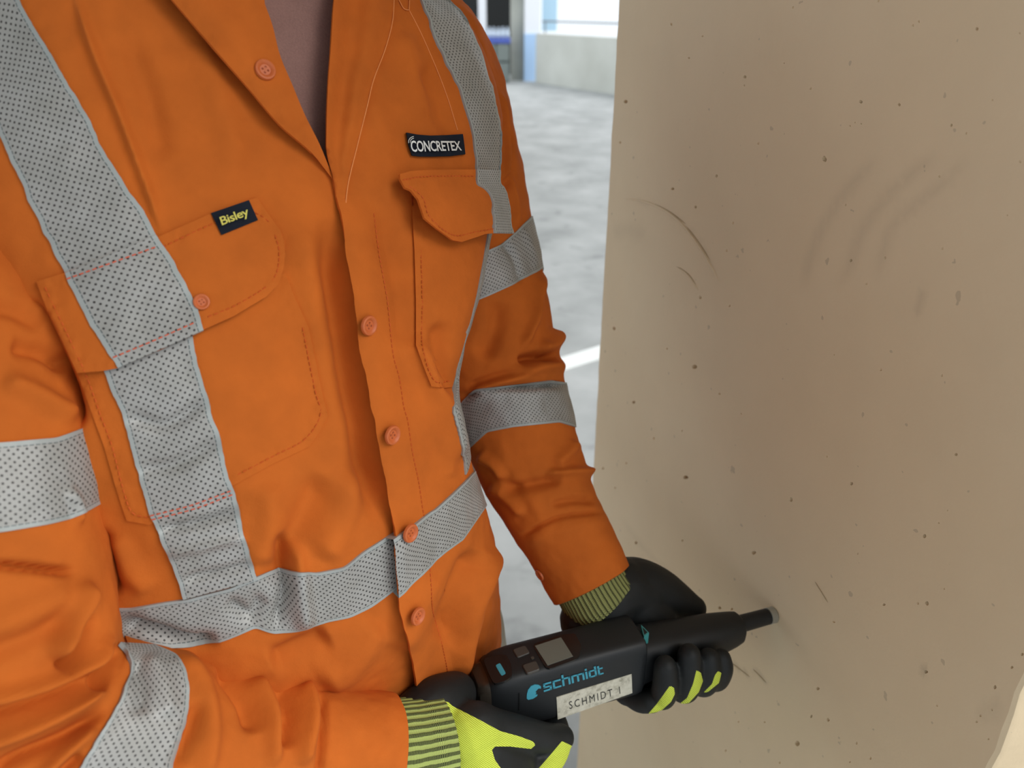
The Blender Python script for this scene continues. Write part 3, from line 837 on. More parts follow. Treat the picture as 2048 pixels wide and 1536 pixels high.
def stitches(name, poly, tgt, h, m, parent, dash=0.0024, gap=0.0014, wd=0.0008):
    pts = smoothpoly(poly, max(12, int(np.linalg.norm(np.diff(np.asarray(poly, float), axis=0), axis=1).sum() / 5)))
    P, Nn = cast_many(pts, tgt)
    for _ in range(4): Nn[1:-1] = (Nn[:-2] + Nn[1:-1] + Nn[2:]) / 3
    Nn /= np.linalg.norm(Nn, axis=1, keepdims=True)
    Hh = np.array([h(x, y) for x, y in pts]) if callable(h) else h
    P = lift(P, Nn, Hh if callable(h) else np.full(len(P), h))
    d = np.r_[0, np.cumsum(np.linalg.norm(np.diff(P, axis=0), axis=1))]
    ev = lambda s, A: np.array([np.interp(s, d, A[:, k]) for k in range(3)])
    verts = []; fs = []; s = 0.0
    while s + dash < d[-1]:
        a, b = ev(s, P), ev(s + dash, P); n_ = ev(s, Nn); t_ = (b - a) / (np.linalg.norm(b - a) + 1e-9); sd = np.cross(n_, t_) * wd / 2
        k = len(verts); up = n_ * 0.0005
        verts += [a - sd, a + sd, b + sd, b - sd, a + up, b + up]
        fs += [(k, k + 4, k + 5, k + 3), (k + 4, k + 1, k + 2, k + 5), (k, k + 1, k + 4), (k + 3, k + 5, k + 2)]
        s += dash + gap
    o = mesh_obj(name, verts, fs, m, parent, False); o['kind'] = 'stuff'; return o
def cord(name, poly, tgt, h, r, m, parent):
    pts = smoothpoly(poly, max(12, int(np.linalg.norm(np.diff(np.asarray(poly, float), axis=0), axis=1).sum() / 6)))
    P, Nn = cast_many(pts, tgt); Hh = np.array([h(x, y) for x, y in pts]) if callable(h) else np.full(len(P), h)
    P = lift(P, Nn, Hh)
    for _ in range(3): P[1:-1] = (P[:-2] + P[1:-1] * 2 + P[2:]) / 4
    G = tube_grid(np.c_[P, np.full(len(P), r)], len(P), 6)
    return mesh_obj(name, G.reshape(-1, 3), grid_faces(len(P), 6, True), m, parent)
FONT_CACHE = {}
def text2d(txt, space=1.0, offset=0.0, res=3):
    cu = bpy.data.curves.new('lettering', 'FONT'); cu.body = txt; cu.space_character = space; cu.resolution_u = res; cu.offset = offset
    cu.fill_mode = 'FRONT'
    o = bpy.data.objects.new('lettering', cu); COL.objects.link(o)
    dg = bpy.context.evaluated_depsgraph_get()
    me = bpy.data.meshes.new_from_object(o.evaluated_get(dg))
    V = np.array([v.co[:2] for v in me.vertices]); Fc = [tuple(p.vertices) for p in me.polygons]
    bpy.data.objects.remove(o); bpy.data.curves.remove(cu); bpy.data.meshes.remove(me)
    lo = V.min(0); hi = V.max(0)
    return (V - lo) / (hi - lo), Fc, (hi - lo)
def rects2d(rs):
    V = []; Fc = []
    for (a, b, c, d) in rs:
        k = len(V); V += [(a, b), (c, b), (c, d), (a, d)]; Fc.append((k, k + 1, k + 2, k + 3))
    V = np.array(V, float); lo = V.min(0); hi = V.max(0)
    return (V - lo) / (hi - lo), Fc, hi - lo
def flat_on_quad(name, T, quad, tgt, h, m, parent):
    """2D letters mapped into a quad of the photo frame (TL, TR, BR, BL) and laid on the cloth"""
    V, Fc = T[0], T[1]; q = np.asarray(quad, float)
    u = V[:, :1]; v = 1 - V[:, 1:2]
    P2 = (q[0] * (1 - u) + q[1] * u) * (1 - v) + (q[3] * (1 - u) + q[2] * u) * v
    cen = q.mean(0)
    P, Nn = cast_many(P2, tgt)
    nn = Nn.mean(0); nn /= np.linalg.norm(nn)
    # keep the flat print on a smooth sheet: fit a plane+quadric of depth
    A = np.c_[np.ones(len(P2)), P2 - cen, (P2 - cen) ** 2, np.prod(P2 - cen, 1)]
    _, _, d = pr(P); cf = np.linalg.lstsq(A, d, rcond=None)[0]; ds = A @ cf
    W = np.array([un(x, y, dd) for (x, y), dd in zip(P2, ds)])
    W = lift(W, np.repeat(nn[None], len(W), 0), np.full(len(W), h))
    return mesh_obj(name, W, Fc, m, parent, False)

# ---- right-hand front (image left): pocket, flap, tapes
pk = poly_patch('pocket', [(75, 565), (130, 690), (160, 760), (184, 828), (208, 893), (232, 978), (253, 1042), (298, 1050), (380, 1010), (472, 968), (547, 927), (619, 893), (640, 862), (656, 831), (643, 780), (630, 715), (617, 655), (592, 600), (570, 545), (320, 560)], 'torso', 0.0016, M['orange'], shirt)
pk['label'] = 'right chest pocket under the flap'
def hflapR(x, y):
    q, _, _ = seg_dist(np.array([float(x)]), np.array([float(y)]), [(75, 562), (320, 472), (515, 395)])
    return 0.0030 + 0.0045 * min(1, q[0] / 180)
pf = poly_patch('pocket_flap', [(72, 563), (128, 546), (225, 508), (320, 472), (424, 426), (498, 400), (515, 395), (525, 412), (543, 437), (560, 460), (569, 485), (570, 510), (567, 538), (557, 568), (533, 593), (468, 632), (412, 657), (330, 695), (236, 736), (205, 742), (154, 746), (133, 700), (97, 627)], 'torso', hflapR, M['orange'], shirt)
pf['label'] = 'right pocket flap with navy brand tag'
R1A = [(-150, 20), (-60, 150), (0, 273), (46, 376), (82, 455), (106, 500), (128, 546)]
R1B = [(-20, -110), (38, 0), (80, 75), (113, 130), (164, 212), (205, 297), (260, 386), (290, 427), (313, 470)]
strip('reflective_tape', R1A, R1B, 'torso', 0.0016, M['tape'], shirt)['label'] = 'silver tape running from the right shoulder to the pocket'
strip('reflective_tape', [(128, 546), (161, 613), (195, 675), (236, 736)], [(313, 470), (345, 520), (386, 595), (408, 660)], 'torso', lambda x, y: hflapR(x, y) + 0.0012, M['tape'], shirt)['label'] = 'silver tape across the right pocket flap'
R3A = [(205, 735), (219, 773), (243, 828), (255, 869), (270, 930), (290, 995), (297, 1025), (311, 1055), (328, 1096), (352, 1154), (366, 1200)]
R3B = [(384, 665), (396, 732), (413, 790), (424, 828), (441, 883), (454, 941), (468, 985), (475, 1011), (485, 1062), (506, 1131), (514, 1160)]
strip('reflective_tape', R3A, R3B, 'torso', 0.0032, M['tape'], shirt)['label'] = 'silver tape over the right pocket down to the waist tape'
for a_ in ([(330, 485), (424, 443), (500, 418), (540, 440)], ):
    stitches('stitching', [(325, 494), (424, 448), (500, 424), (545, 448)], 'torso', lambda x, y: hflapR(x, y) + .0003, M['stitch'], shirt)
stitches('stitching', [(550, 470), (558, 500), (556, 535), (545, 560), (520, 582), (468, 612), (410, 636)], 'torso', lambda x, y: hflapR(x, y) + .0003, M['stitch'], shirt)
stitches('stitching', [(133, 558), (225, 525), (322, 490)], 'torso', lambda x, y: hflapR(x, y) + .0016, M['redstitch'], shirt)
stitches('stitching', [(226, 715), (310, 680), (396, 642)], 'torso', lambda x, y: hflapR(x, y) + .0016, M['redstitch'], shirt)
stitches('stitching', [(300, 1032), (385, 1010), (472, 978)], 'torso', .0037, M['redstitch'], shirt)
stitches('stitching', [(303, 1040), (388, 1018), (474, 986)], 'torso', .0037, M['redstitch'], shirt)
stitches('stitching', [(605, 655), (630, 780), (641, 828), (610, 878), (547, 912), (474, 950)], 'torso', .0019, M['stitch'], shirt)
stitches('stitching', [(90, 575), (145, 690), (176, 760), (200, 828), (224, 893), (246, 978), (264, 1025), (300, 1036)], 'torso', lambda x, y: .0019 if y > 745 else hflapR(x, y) + .0003, M['stitch'], shirt)

# ---- waist tape, two fronts
placE = [(667, 357), (668, 369), (682, 427), (692, 506), (709, 602), (720, 705), (733, 756), (742, 814), (750, 842), (759, 903), (772, 965), (781, 1025), (790, 1062), (793, 1113), (797, 1172), (800, 1223), (817, 1284), (828, 1336), (834, 1377), (842, 1450)]
EB = [(x + 92, y - 4) for x, y in placE]
def hplac(x, y):
    xe = np.interp(y, [p[1] for p in placE], [p[0] for p in placE])
    t = min(1, max(0, (x - xe) / 92)); k_ = min(1, max(0, (y - 352) / 90.0)); k_ = k_ * max(0, 1 - t / .6) + (1 if y > 452 else k_) * min(1, t / .6); return 0.0088 * (1 - t) ** 1.3 * max(k_, .35 * (1 - t) ** 4) - 0.0009 * t - .0006 * (1 - k_)
WT = [(60, 1190), (120, 1198), (167, 1206), (208, 1216), (260, 1216), (325, 1204), (376, 1197), (461, 1175), (516, 1151), (554, 1136), (600, 1143), (632, 1145), (688, 1134), (725, 1103), (787, 1064), (821, 1045), (869, 1018), (900, 990), (926, 965), (945, 945), (990, 900)]
WB = [(60, 1235), (140, 1248), (222, 1262), (267, 1280), (342, 1297), (376, 1296), (444, 1281), (513, 1254), (547, 1267), (598, 1260), (650, 1243), (701, 1233), (742, 1213), (793, 1175), (841, 1144), (889, 1103), (923, 1079), (964, 1020), (1010, 960)]
xw, yw, dw = pr(TORSO); 
# column of the torso grid under the placket edge at the waist
row_w = int(np.argmin(np.abs(TORSO[:, 0, 2] - (CAMZ - .345))))
jp = int(np.argmin(np.abs(xw[row_w, :nf] - 793)))
ncol = len(PH)
ring_tape('reflective_tape', TORSO, WT, WB, shirt, 0.0016, cols=np.arange(jp - 6, nf + nb // 2))['label'] = 'silver waist tape on the right front, below the pocket'
ring_tape('reflective_tape', TORSO, WT, WB, shirt, lambda x, y: max(hplac(x, y), 0.0) + .0019, cols=np.r_[np.arange(nf + nb // 2, ncol), np.arange(0, jp + 5)])['label'] = 'silver waist tape on the left front, crossed by a button'
# ---- side strip at the far edge of the left front
def walk_strip(name, lineX, z_lo, z_hi, wid, h, parent):
    """strip going round the side: starts at a line of the photo frame and runs `wid` metres to the person's left"""
    Nn = grid_normals(TORSO, True); rows = [i for i in range(TORSO.shape[0]) if z_lo < TORSO[i, 0, 2] - CAMZ < z_hi]
    order = np.r_[np.arange(nf, ncol), np.arange(0, nf)]           # from the back round the left side to the front
    V = []; mm = 12; N_ = []
    for i in rows:
        xs = xw[i, :nf]; ys = yw[i, :nf]
        tx = np.interp(ys, lineX[:, 1], lineX[:, 0]); js = int(xs[: nf // 2].argmax()); tx = np.maximum(tx, xs[js] - 9); k = js + np.where(xs[js: nf // 2] < tx[js: nf // 2])[0]
        j = int(k[0]) if len(k) else 60
        idx = [(j - a) % ncol for a in range(0, 130)]
        line = TORSO[i, idx]; nl = Nn[i, idx]
        d = np.r_[0, np.cumsum(np.linalg.norm(np.diff(line, axis=0), axis=1))]
        s = np.linspace(0, wid, mm)
        V.append(np.stack([np.interp(s, d, line[:, q]) for q in range(3)], 1)); N_.append(np.stack([np.interp(s, d, nl[:, q]) for q in range(3)], 1))
    V = np.array(V); N_ = np.array(N_); G = V + N_ * h
    G = np.concatenate([V[:, :1] - N_[:, :1] * .0005, G, V[:, -1:] - N_[:, -1:] * .0005], 1)
    n = len(rows); u = np.r_[0, np.cumsum(np.linalg.norm(np.diff(G[:, 5], axis=0), axis=1))]
    uv = np.stack([np.repeat(u[:, None], mm + 2, 1), np.repeat(np.r_[0, np.linspace(0, .05, mm), .05][None], n, 0)], -1)
    return sharp(mesh_obj(name, G.reshape(-1, 3), grid_faces(n, mm + 2).tolist(), M['tape'], parent, uv=uv.reshape(-1, 2)), 60)
LX = np.array([(990, 400), (976, 478), (967, 520), (954, 590), (946, 625), (928, 690), (915, 735), (906, 775), (903, 800), (903, 835), (912, 865), (923, 900), (930, 935), (935, 960)], float) - np.array([3.0, 0.0])
walk_strip('reflective_tape', LX, -.335, -.15, .05, .0016, shirt)['label'] = 'silver tape down the left side below the pocket flap'

# ---- left-hand front (image right)
pl = poly_patch('pocket', [(822, 385), (826, 450), (829, 500), (832, 602), (832, 690), (848, 735), (863, 773), (890, 776), (905, 774), (925, 700), (945, 625), (953, 590), (966, 520), (974, 470), (900, 380)], 'torso', 0.0022, M['orange'], shirt, 6)
pl['label'] = 'left chest pocket under the lifted flap'
_fp = [(x, y) for x in range(815, 955, 12) for y in range(335, 475, 12)]
_fd = pr(cast_many(_fp, 'torso')[0])[2]
_fc = np.linalg.lstsq(np.c_[np.ones(len(_fp)), np.array(_fp, float) - (900, 400)], _fd, rcond=None)[0]
def flap_sheet(x, y):
    t = min(1, max(0, (y - 340) / 130.0)); k = max(0.0, (x - 940) / 90.0)
    return _fc[0] + _fc[1] * (x - 900) + _fc[2] * (y - 400) - 0.004 - 0.012 * math.sin(t * 2.2) * (0.5 + 0.5 * t) - 0.003 * math.sin((x - 800) / 26.0) * t + 0.03 * k * k - 0.004 * math.exp(-((x - 890) / 30) ** 2 - ((y - 420) / 40) ** 2)
def hflapL(x, y): return 0.001
FLAPL = [(800, 348), (822, 342), (848, 340), (900, 339), (954, 339), (1000, 340), (1001, 366), (1012, 378), (1018, 410), (1023, 437), (1026, 466), (990, 466), (971, 468), (954, 474), (924, 484), (905, 480), (875, 458), (849, 436), (836, 397), (822, 380), (810, 375), (800, 357)]
pfl = poly_patch('pocket_flap', FLAPL, flap_sheet, 0.0065, M['orange'], shirt, 6)
pfl['label'] = 'left pocket flap curling away from the chest'
strip('reflective_tape', [(955, 338), (957, 366), (974, 378), (985, 400), (989, 430), (991, 466)], [(1001, 340), (1001, 365), (1011, 376), (1018, 400), (1023, 435), (1027, 467)], flap_sheet, 0.0078, M['tape'], shirt, n=30)['label'] = 'silver tape at the outer edge of the left pocket flap'
L1A = [(832, -28), (843, 0), (860, 41), (873, 79), (897, 130), (914, 164), (930, 208), (945, 260), (952, 308), (955, 342)]
L1B = [(884, -22), (901, 0), (928, 27), (957, 89), (977, 147), (994, 205), (1002, 260), (1003, 308), (1001, 344)]
strip('reflective_tape', L1A, L1B, 'torso', 0.0018, M['tape'], shirt)['label'] = 'silver tape over the left shoulder'
stitches('stitching', [(806, 360), (850, 353), (953, 352)], flap_sheet, .0068, M['stitch'], shirt)
stitches('stitching', [(818, 372), (846, 395), (860, 434), (905, 470), (950, 464), (990, 457)], flap_sheet, .0068, M['stitch'], shirt)
stitches('stitching', [(842, 500), (845, 600), (845, 690), (868, 760), (900, 762)], 'torso', .0026, M['stitch'], shirt)

# ---- placket and lapels
def strip_h(name, A, B, hfun, m, parent, mm=16):
    return strip(name, A, B, 'torso', hfun, m, parent, mm=mm)
pc = strip('placket', placE, EB, 'torso', hplac, M['orange'], shirt, mm=22, wob=2.0); pc['label'] = 'buttoned front placket, left over right'
stitches('stitching', [(x + 66, y) for x, y in placE[2:]], 'torso', lambda x, y: hplac(x, y) + .0004, M['stitch'], shirt)
lapR_fold = [(230, -170), (300, -60), (345, 0), (440, 110), (500, 180), (560, 250), (620, 302), (655, 345), (668, 362)]
lapR_edge = [(472, -180), (505, -70), (527, 0), (545, 50), (560, 110), (585, 170), (610, 230), (640, 290), (668, 360)]
def hlapR(x, y):
    q, _, _ = seg_dist(np.array([float(x)]), np.array([float(y)]), lapR_fold)
    k = min(1, max(0, (345 - y) / 120))
    return 0.003 + k * (0.010 + 0.004 * math.sin(min(1, q[0] / 90) * math.pi))
lr = poly_patch('lapel', [tuple(p) for p in smoothpoly(lapR_fold, 40)] + [tuple(p) for p in smoothpoly(lapR_edge, 40)[::-1][1:]], 'torso', hlapR, M['orange'], shirt, 7)
lr['label'] = 'open right front edge folded back with a button'
lapL_edge = [(704, -180), (681, -80), (668, 0), (662, 90), (656, 170), (653, 260), (654, 310), (666, 355), (672, 395)]
lapL_out = [(800, -170), (790, -80), (788, 0), (785, 44), (770, 100), (747, 160), (735, 210), (715, 290), (696, 369), (690, 427)]
def hlapL(x, y):
    a = np.interp(y, [p[1] for p in lapL_edge], [p[0] for p in lapL_edge]); b = np.interp(y, [p[1] for p in lapL_out], [p[0] for p in lapL_out])
    t = min(1, max(0, (x - a) / (b - a + 1e-6)))
    k = min(1, max(0, (420 - y) / 200))
    return 0.003 + k * (0.005 * math.cos(t * math.pi * 1.5) ** 2 - 0.004 * t * (1 - t) * 2)
ll = poly_patch('lapel', [tuple(p) for p in smoothpoly(lapL_edge, 40)] + [tuple(p) for p in smoothpoly(lapL_out, 40)[::-1]], 'torso', hlapL, M['orange'], shirt, 7)
ll['label'] = 'open left front edge turned outwards'
cord('seam_thread', lapL_out[2:], 'torso', lambda x, y: hlapL(x - 2, y) + .0004, .00042, M['seam'], shirt)  # pale cord puts the highlight of the turned edge into its colour
cord('seam_thread', [(818, 20), (840, 62), (870, 130), (895, 195), (915, 260)], 'torso', .0002, .0004, M['seam'], shirt)
cord('seam_thread', [(818, 20), (819, 0), (820, -30)], 'torso', .001, .0004, M['seam'], shirt)
cord('seam_thread', [(798, 0), (808, 18), (818, 20)], 'torso', .001, .0004, M['seam'], shirt)

# ---- badges
hb = lambda x, y: hflapR(x, y) + .0012
bt = poly_patch('brand_tag', [(422, 426), (498, 400), (516, 440), (443, 470)], 'torso', hb, M['navy'], shirt, 6, pucker=0); bt['label'] = 'navy woven tag with yellow lettering'
lt = flat_on_quad('lettering', text2d('Bisley', 0.92, 0.012), [(438.5, 434.5), (493, 414), (502, 434), (446, 456)], 'torso', .0085, M['yelthread'], shirt); lt['label'] = 'yellow word Bisley'
cpch = poly_patch('company_badge', [(813, 265), (835, 269), (860, 271), (895, 270), (926, 268), (929, 290), (931, 308), (900, 312), (865, 313), (840, 313), (824, 311), (817, 290)], 'torso', 0.0030, M['navy'], shirt, 5, pucker=.0001); cpch['label'] = 'black woven badge with white lettering'
lt = flat_on_quad('lettering', text2d('CONCRETEX', 0.95, 0.018), [(820, 281), (920, 282), (924, 301), (823.5, 304)], 'torso', .0050, M['whitethread'], shirt); lt['label'] = 'white word CONCRETEX'
for r_, a0, a1 in ((11, 95, 190), (7.5, 95, 190)):
    cx, cy = 828, 284
    arc = [(cx + r_ * 1.0 * math.cos(math.radians(a)), cy - r_ * math.sin(math.radians(a))) for a in np.linspace(a0, a1, 8)]
    cord('lettering', arc, 'torso', .0046, .00028, M['whitethread'], shirt)

# ---- buttons
def button_mesh():
    prof = [(0, .0007), (.0034, .0007), (.0040, .0015), (.0052, .0021), (.0062, .0018), (.0066, .0009), (.0066, 0)]
    k = 36; V = []; Fc = []; fm = []
    for (r, z) in prof[1:]:
        for a in range(k): V.append((r * math.cos(2 * math.pi * a / k), r * math.sin(2 * math.pi * a / k), z))
    for i in range(len(prof) - 2):
        for a in range(k):
            b = (a + 1) % k; Fc.append((i * k + a, (i + 1) * k + a, (i + 1) * k + b, i * k + b)[::1]); fm.append(0)
    c = len(V); V.append((0, 0, .0007))
    for a in range(k): Fc.append((c, a, (a + 1) % k)); fm.append(0)
    for sx in (-1, 1):
        for sy in (-1, 1):
            c = len(V); cx, cy = sx * .00125, sy * .00125
            V.append((cx, cy, .00078))
            for a in range(10): V.append((cx + .00075 * math.cos(2 * math.pi * a / 10), cy + .00075 * math.sin(2 * math.pi * a / 10), .00078))
            for a in range(10): Fc.append((c, c + 1 + a, c + 1 + (a + 1) % 10)); fm.append(1)
    # thread cross
    for sgn in (-1, 1):
        c = len(V); d = .00125; e = .00017
        V += [(-d - e, sgn * (-d) + e, .0009), (-d + e, sgn * (-d) - e, .0009), (d + e, sgn * d - e, .0009), (d - e, sgn * d + e, .0009)]
        Fc.append((c, c + 1, c + 2, c + 3)); fm.append(2)
    me = bpy.data.meshes.new('button'); me.from_pydata(V, [], Fc)
    for m in (M['button'], M['hole'], M['button']): me.materials.append(m)
    me.polygons.foreach_set('material_index', fm); me.polygons.foreach_set('use_smooth', [True] * len(fm)); me.update()
    try: me.set_sharp_from_angle(angle=math.radians(40))
    except Exception: pass
    return me
BME = button_mesh()
def button(px, py, tgt, h, sc=1.0, nrm=None):
    P, Nn = cast_many([(px + a, py + b) for a in (-14, 0, 14) for b in (-14, 0, 14)], tgt)
    n = Vector(Nn.mean(0)).normalized(); p = Vector(lift(P[4:5], np.array([n]), np.array([h]))[0])
    if nrm: n = Vector(nrm).normalized()
    o = bpy.data.objects.new('button', BME); COL.objects.link(o)
    z = n; x = Vector((0, 0, 1)).cross(z).normalized(); y = z.cross(x)
    x, y = (x * .92 + y * .38), (y * .92 - x * .38)
    o.matrix_world = Matrix.Translation(p) @ Matrix((x, y, z)).transposed().to_4x4() @ Matrix.Scale(sc, 4)
    o.parent = shirt
    return o
b = button(530, 140, 'torso', .0175, 1.02); b['label'] = 'orange button on the folded-back right edge'
for (x, y) in ((737, 651), (784, 870), (820, 1066), (835, 1232)): button(x, y, 'torso', .0088 if y != 1066 else .0112, 1.06, (.82, -.60, .10))
button(403, 604, 'torso', .0080, .75)
button(1080, 1150, 'lsleeve', .0006, .9)

# ---- sleeve tapes and cuffs
ring_tape('reflective_tape', LS, [(840, 560), (900, 535), (975, 502), (1000, 490), (1030, 465), (1060, 435), (1110, 385)], [(840, 645), (900, 620), (965, 597), (1025, 570), (1078, 540), (1130, 510)], shirt)['label'] = 'silver tape round the left upper arm'
ring_tape('reflective_tape', LS, [(850, 880), (900, 830), (950, 778), (1025, 770), (1103, 760), (1140, 768), (1180, 775)], [(890, 945), (934, 902), (975, 864), (1025, 854), (1119, 845), (1145, 853), (1190, 866)], shirt)['label'] = 'silver tape round the left elbow'
ring_tape('reflective_tape', RS, [(-420, 900), (0, 886), (110, 877), (150, 862), (190, 845), (230, 820)], [(-420, 1080), (0, 1065), (90, 1050), (150, 1035), (190, 1012), (230, 990)], shirt)['label'] = 'silver tape round the right upper arm'
strip('reflective_tape', [(242, 1284), (250, 1294), (259, 1308), (263, 1332), (242, 1398), (200, 1470), (155, 1545), (110, 1630)], [(310, 1288), (338, 1300), (360, 1316), (375, 1348), (380, 1390), (372, 1440), (345, 1536), (318, 1640)], 'rsleeve', .0030, M['tape'], shirt)['label'] = 'silver tape round the right forearm'
def end_ring(G, name, r_in, depth, m, parent, flip=False):
    """turned-in hem at the open end of a sleeve"""
    last = G[-1]; c = last.mean(0); d = G[-1].mean(0) - G[-6].mean(0); d /= np.linalg.norm(d)
    rings = [last, last + d * .0008 + (c - last) * .03, c + (last - c) * .93, c + (last - c) * .90 - d * depth]
    V = np.concatenate(rings); mcol = len(last)
    return mesh_obj(name, V, grid_faces(len(rings), mcol, True), m, parent)
end_ring(LS, 'cuff_hem', 0, .03, M['orange'], shirt); end_ring(RS, 'cuff_hem', 0, .03, M['orange'], shirt)
#MARK2
# ================================================================ rebound hammer
FARV = -SIDE
HM = Matrix(((AX.x, FARV.x, 0, HB.x), (AX.y, FARV.y, 0, HB.y), (0, 0, 1, HB.z), (0, 0, 0, 1)))
def hw(x, y, z): return HM @ Vector((x, y, z))
HMI = HM.inverted()
def plastic(name, c, rough, bump=0.15):
    m = mat(name, c, rough, 0, 0.45); t = NT(m); t.bump(t.noise(1500, 2, 0.5, t.coord()), bump, 0.0004); return m
M['black'] = plastic('black_plastic', (0.009, 0.0105, 0.012), 0.52)
M['blackgloss'] = plastic('gloss_black_panel', (0.010, 0.010, 0.010), 0.22, 0.0)
M['endcap'] = mat('brown_end_cap', (0.055, 0.045, 0.035), 0.3, 0.3)  # brown tint carries the orange reflection of the shirt in the colour
M['screen'] = mat('lcd_screen', (0.14, 0.152, 0.128), 0.35)
M['key'] = plastic('grey_key', (0.060, 0.054, 0.046), 0.45)
M['cyan'] = mat('cyan_print', (0.045, 0.30, 0.40), 0.5)
M['teal'] = mat('teal_outline', (0.05, 0.26, 0.26), 0.5)
M['steel'] = mat('plunger_steel', (0.42, 0.43, 0.40), 0.35, 0.7)
M['ink'] = mat('label_ink', (0.02, 0.02, 0.018), 0.6)
def label_mat():
    m = mat('label_paper', (0.6, 0.57, 0.46), 0.5); t = NT(m)
    n = t.noise(160, 5, 0.7, t.coord()); t.color(t.ramp(n, [(0.32, (0.30, 0.28, 0.21)), (0.48, (0.55, 0.52, 0.42)), (0.7, (0.66, 0.63, 0.52))])); return m
M['label'] = label_mat()
hammer = empty('rebound_hammer', tuple(HB)); hammer.matrix_world = HM
tag(hammer, 'black digital concrete rebound hammer with a SCHMIDT 1 name label, pressed on the column', 'test hammer')
def hobj(name, V, Fc, m, parent=None, smooth=True, deg=35):
    me = bpy.data.meshes.new(name); me.from_pydata([tuple(v) for v in V], [], [tuple(f) for f in Fc])
    for q in (m if isinstance(m, (list, tuple)) else [m]): me.materials.append(q)
    if smooth: me.polygons.foreach_set('use_smooth', [True] * len(me.polygons))
    me.update(); o = bpy.data.objects.new(name, me); COL.objects.link(o); o.parent = parent or hammer
    if smooth: sharp(o, deg)
    return o
def loft(name, st, m, k=64, parent=None, deg=30):
    V = []; Fc = []
    for (x, w_, h_, zc, p) in st:
        for a in range(k):
            t = 2 * math.pi * a / k; C, Q = math.cos(t), math.sin(t)
            V.append((x, w_ * math.copysign(abs(C) ** (2 / p), C), zc + h_ * math.copysign(abs(Q) ** (2 / p), Q)))
    for i in range(len(st) - 1):
        for a in range(k):
            b = (a + 1) % k; Fc.append((i * k + a, i * k + b, (i + 1) * k + b, (i + 1) * k + a))
    Fc.append(tuple(range(k))[::-1]); Fc.append(tuple((len(st) - 1) * k + a for a in range(k)))
    return hobj(name, V, [f[::-1] for f in Fc], m, parent, True, deg)
W0, H0 = .0226, .0332
loft('housing', [(.004, .0195, .0285, -.001, 4), (.008, .0208, .0305, -.0005, 5), (.016, .0218, .0324, 0, 6), (.03, W0, H0, 0, 6.5), (.09, W0, H0, 0, 6.5), (.146, .0232, .0336, 0, 6.5), (.1505, .0228, .0330, 0, 6), (.1525, .0215, .031, 0, 5), (.1535, .019, .027, 0, 4)], M['black'])['label'] = 'black rectangular housing'
loft('end_cap', [(-.008, .006, .012, -.004, 2.6), (-.0075, .012, .019, -.003, 3), (-.005, .0165, .0245, -.002, 3.4), (0, .0190, .0275, -.0015, 4), (.0042, .0194, .0282, -.001, 4)], M['endcap'])
nz_ = loft('nose_cone', [(.148, .0222, .0262, -.003, 4), (.160, .0216, .0250, -.003, 3.2), (.20, .0205, .0225, -.004, 2.8), (.235, .0190, .0203, -.0045, 2.6), (.258, .0158, .0168, -.004, 2.5), (.2655, .0143, .0150, -.0035, 2.4), (.2678, .0120, .0125, -.003, 2.2), (.2682, .009, .009, -.001, 2)], M['black']); nz_['label'] = 'tapered black nose held by the left glove'
loft('plunger', [(.262, .0088, .0088, 0, 2), (.268, .0085, .0085, 0, 2), (.300, .0080, .0080, 0, 2), (.3015, .0070, .0070, 0, 2)], M['black'], 32)
loft('plunger_tip', [(.3005, .0070, .0070, 0, 2), (.3008, .0082, .0082, 0, 2), (HL - .0012, .0082, .0082, 0, 2), (HL - .0002, .0074, .0074, 0, 2)], M['steel'], 32)['label'] = 'bare steel plunger end touching the concrete'
def on_top(px, py, z=H0):
    p = HMI @ at_z(px, py, HZ + z); return (p.x, p.y)
def on_side(px, py, y=-W0):
    d = raydir(px, py); o0 = HMI @ CAM; dl = HMI.to_3x3() @ d
    k = (y - o0.y) / dl.y; p = o0 + dl * k; return (p.x, p.z)
def plate(name, pts, plane, h0, h1, m, parent=None, bev=0.0):
    """thin plate; pts are 2D on the top (x,y) or on the near side (x,z)"""
    P = np.array(pts, float)
    if plane == 'top': f = lambda q, h: (q[0], q[1], H0 + h)
    else: f = lambda q, h: (q[0], -W0 - h, q[1])
    c = P.mean(0); n = len(P); In = c + (P - c) * (1 - bev)
    V = [f(q, h0) for q in P] + [f(q, h1 - (h1 - h0) * .3) for q in P] + [f(q, h1) for q in In]
    Fc = [tuple(range(2 * n, 3 * n))]
    for r in range(2):
        for i in range(n): j = (i + 1) % n; Fc.append((r * n + i, r * n + j, (r + 1) * n + j, (r + 1) * n + i))
    o = hobj(name, V, Fc, m, parent, False)
    bm = bmesh.new(); bm.from_mesh(o.data); bmesh.ops.recalc_face_normals(bm, faces=bm.faces[:]); bm.to_mesh(o.data); bm.free()
    return o
def rnd(P, r=0.25, n=4):
    """round the corners of a polygon"""
    P = [np.array(p, float) for p in P]; out = []
    for i, p in enumerate(P):
        a, b = P[i - 1], P[(i + 1) % len(P)]
        s0 = p + (a - p) * r; s1 = p + (b - p) * r
        for t in np.linspace(0, 1, n): out.append((1 - t) ** 2 * s0 + 2 * t * (1 - t) * p + t * t * s1)
    return out
tp = lambda L: [on_top(*q) for q in L]
sp_ = lambda L: [on_side(*q) for q in L]
bz = plate('display', rnd(tp([(1063, 1289), (1125, 1270), (1150, 1267), (1163, 1292), (1158, 1317), (1094, 1341)]), .2), 'top', -.001, .0005, M['blackgloss']); bz['label'] = 'display window'
o = plate('screen', tp([(1070, 1293), (1122, 1276), (1146, 1314), (1095, 1332)]), 'top', .0004, .0009, M['screen'], bz); o['label'] = 'blank grey lcd screen'
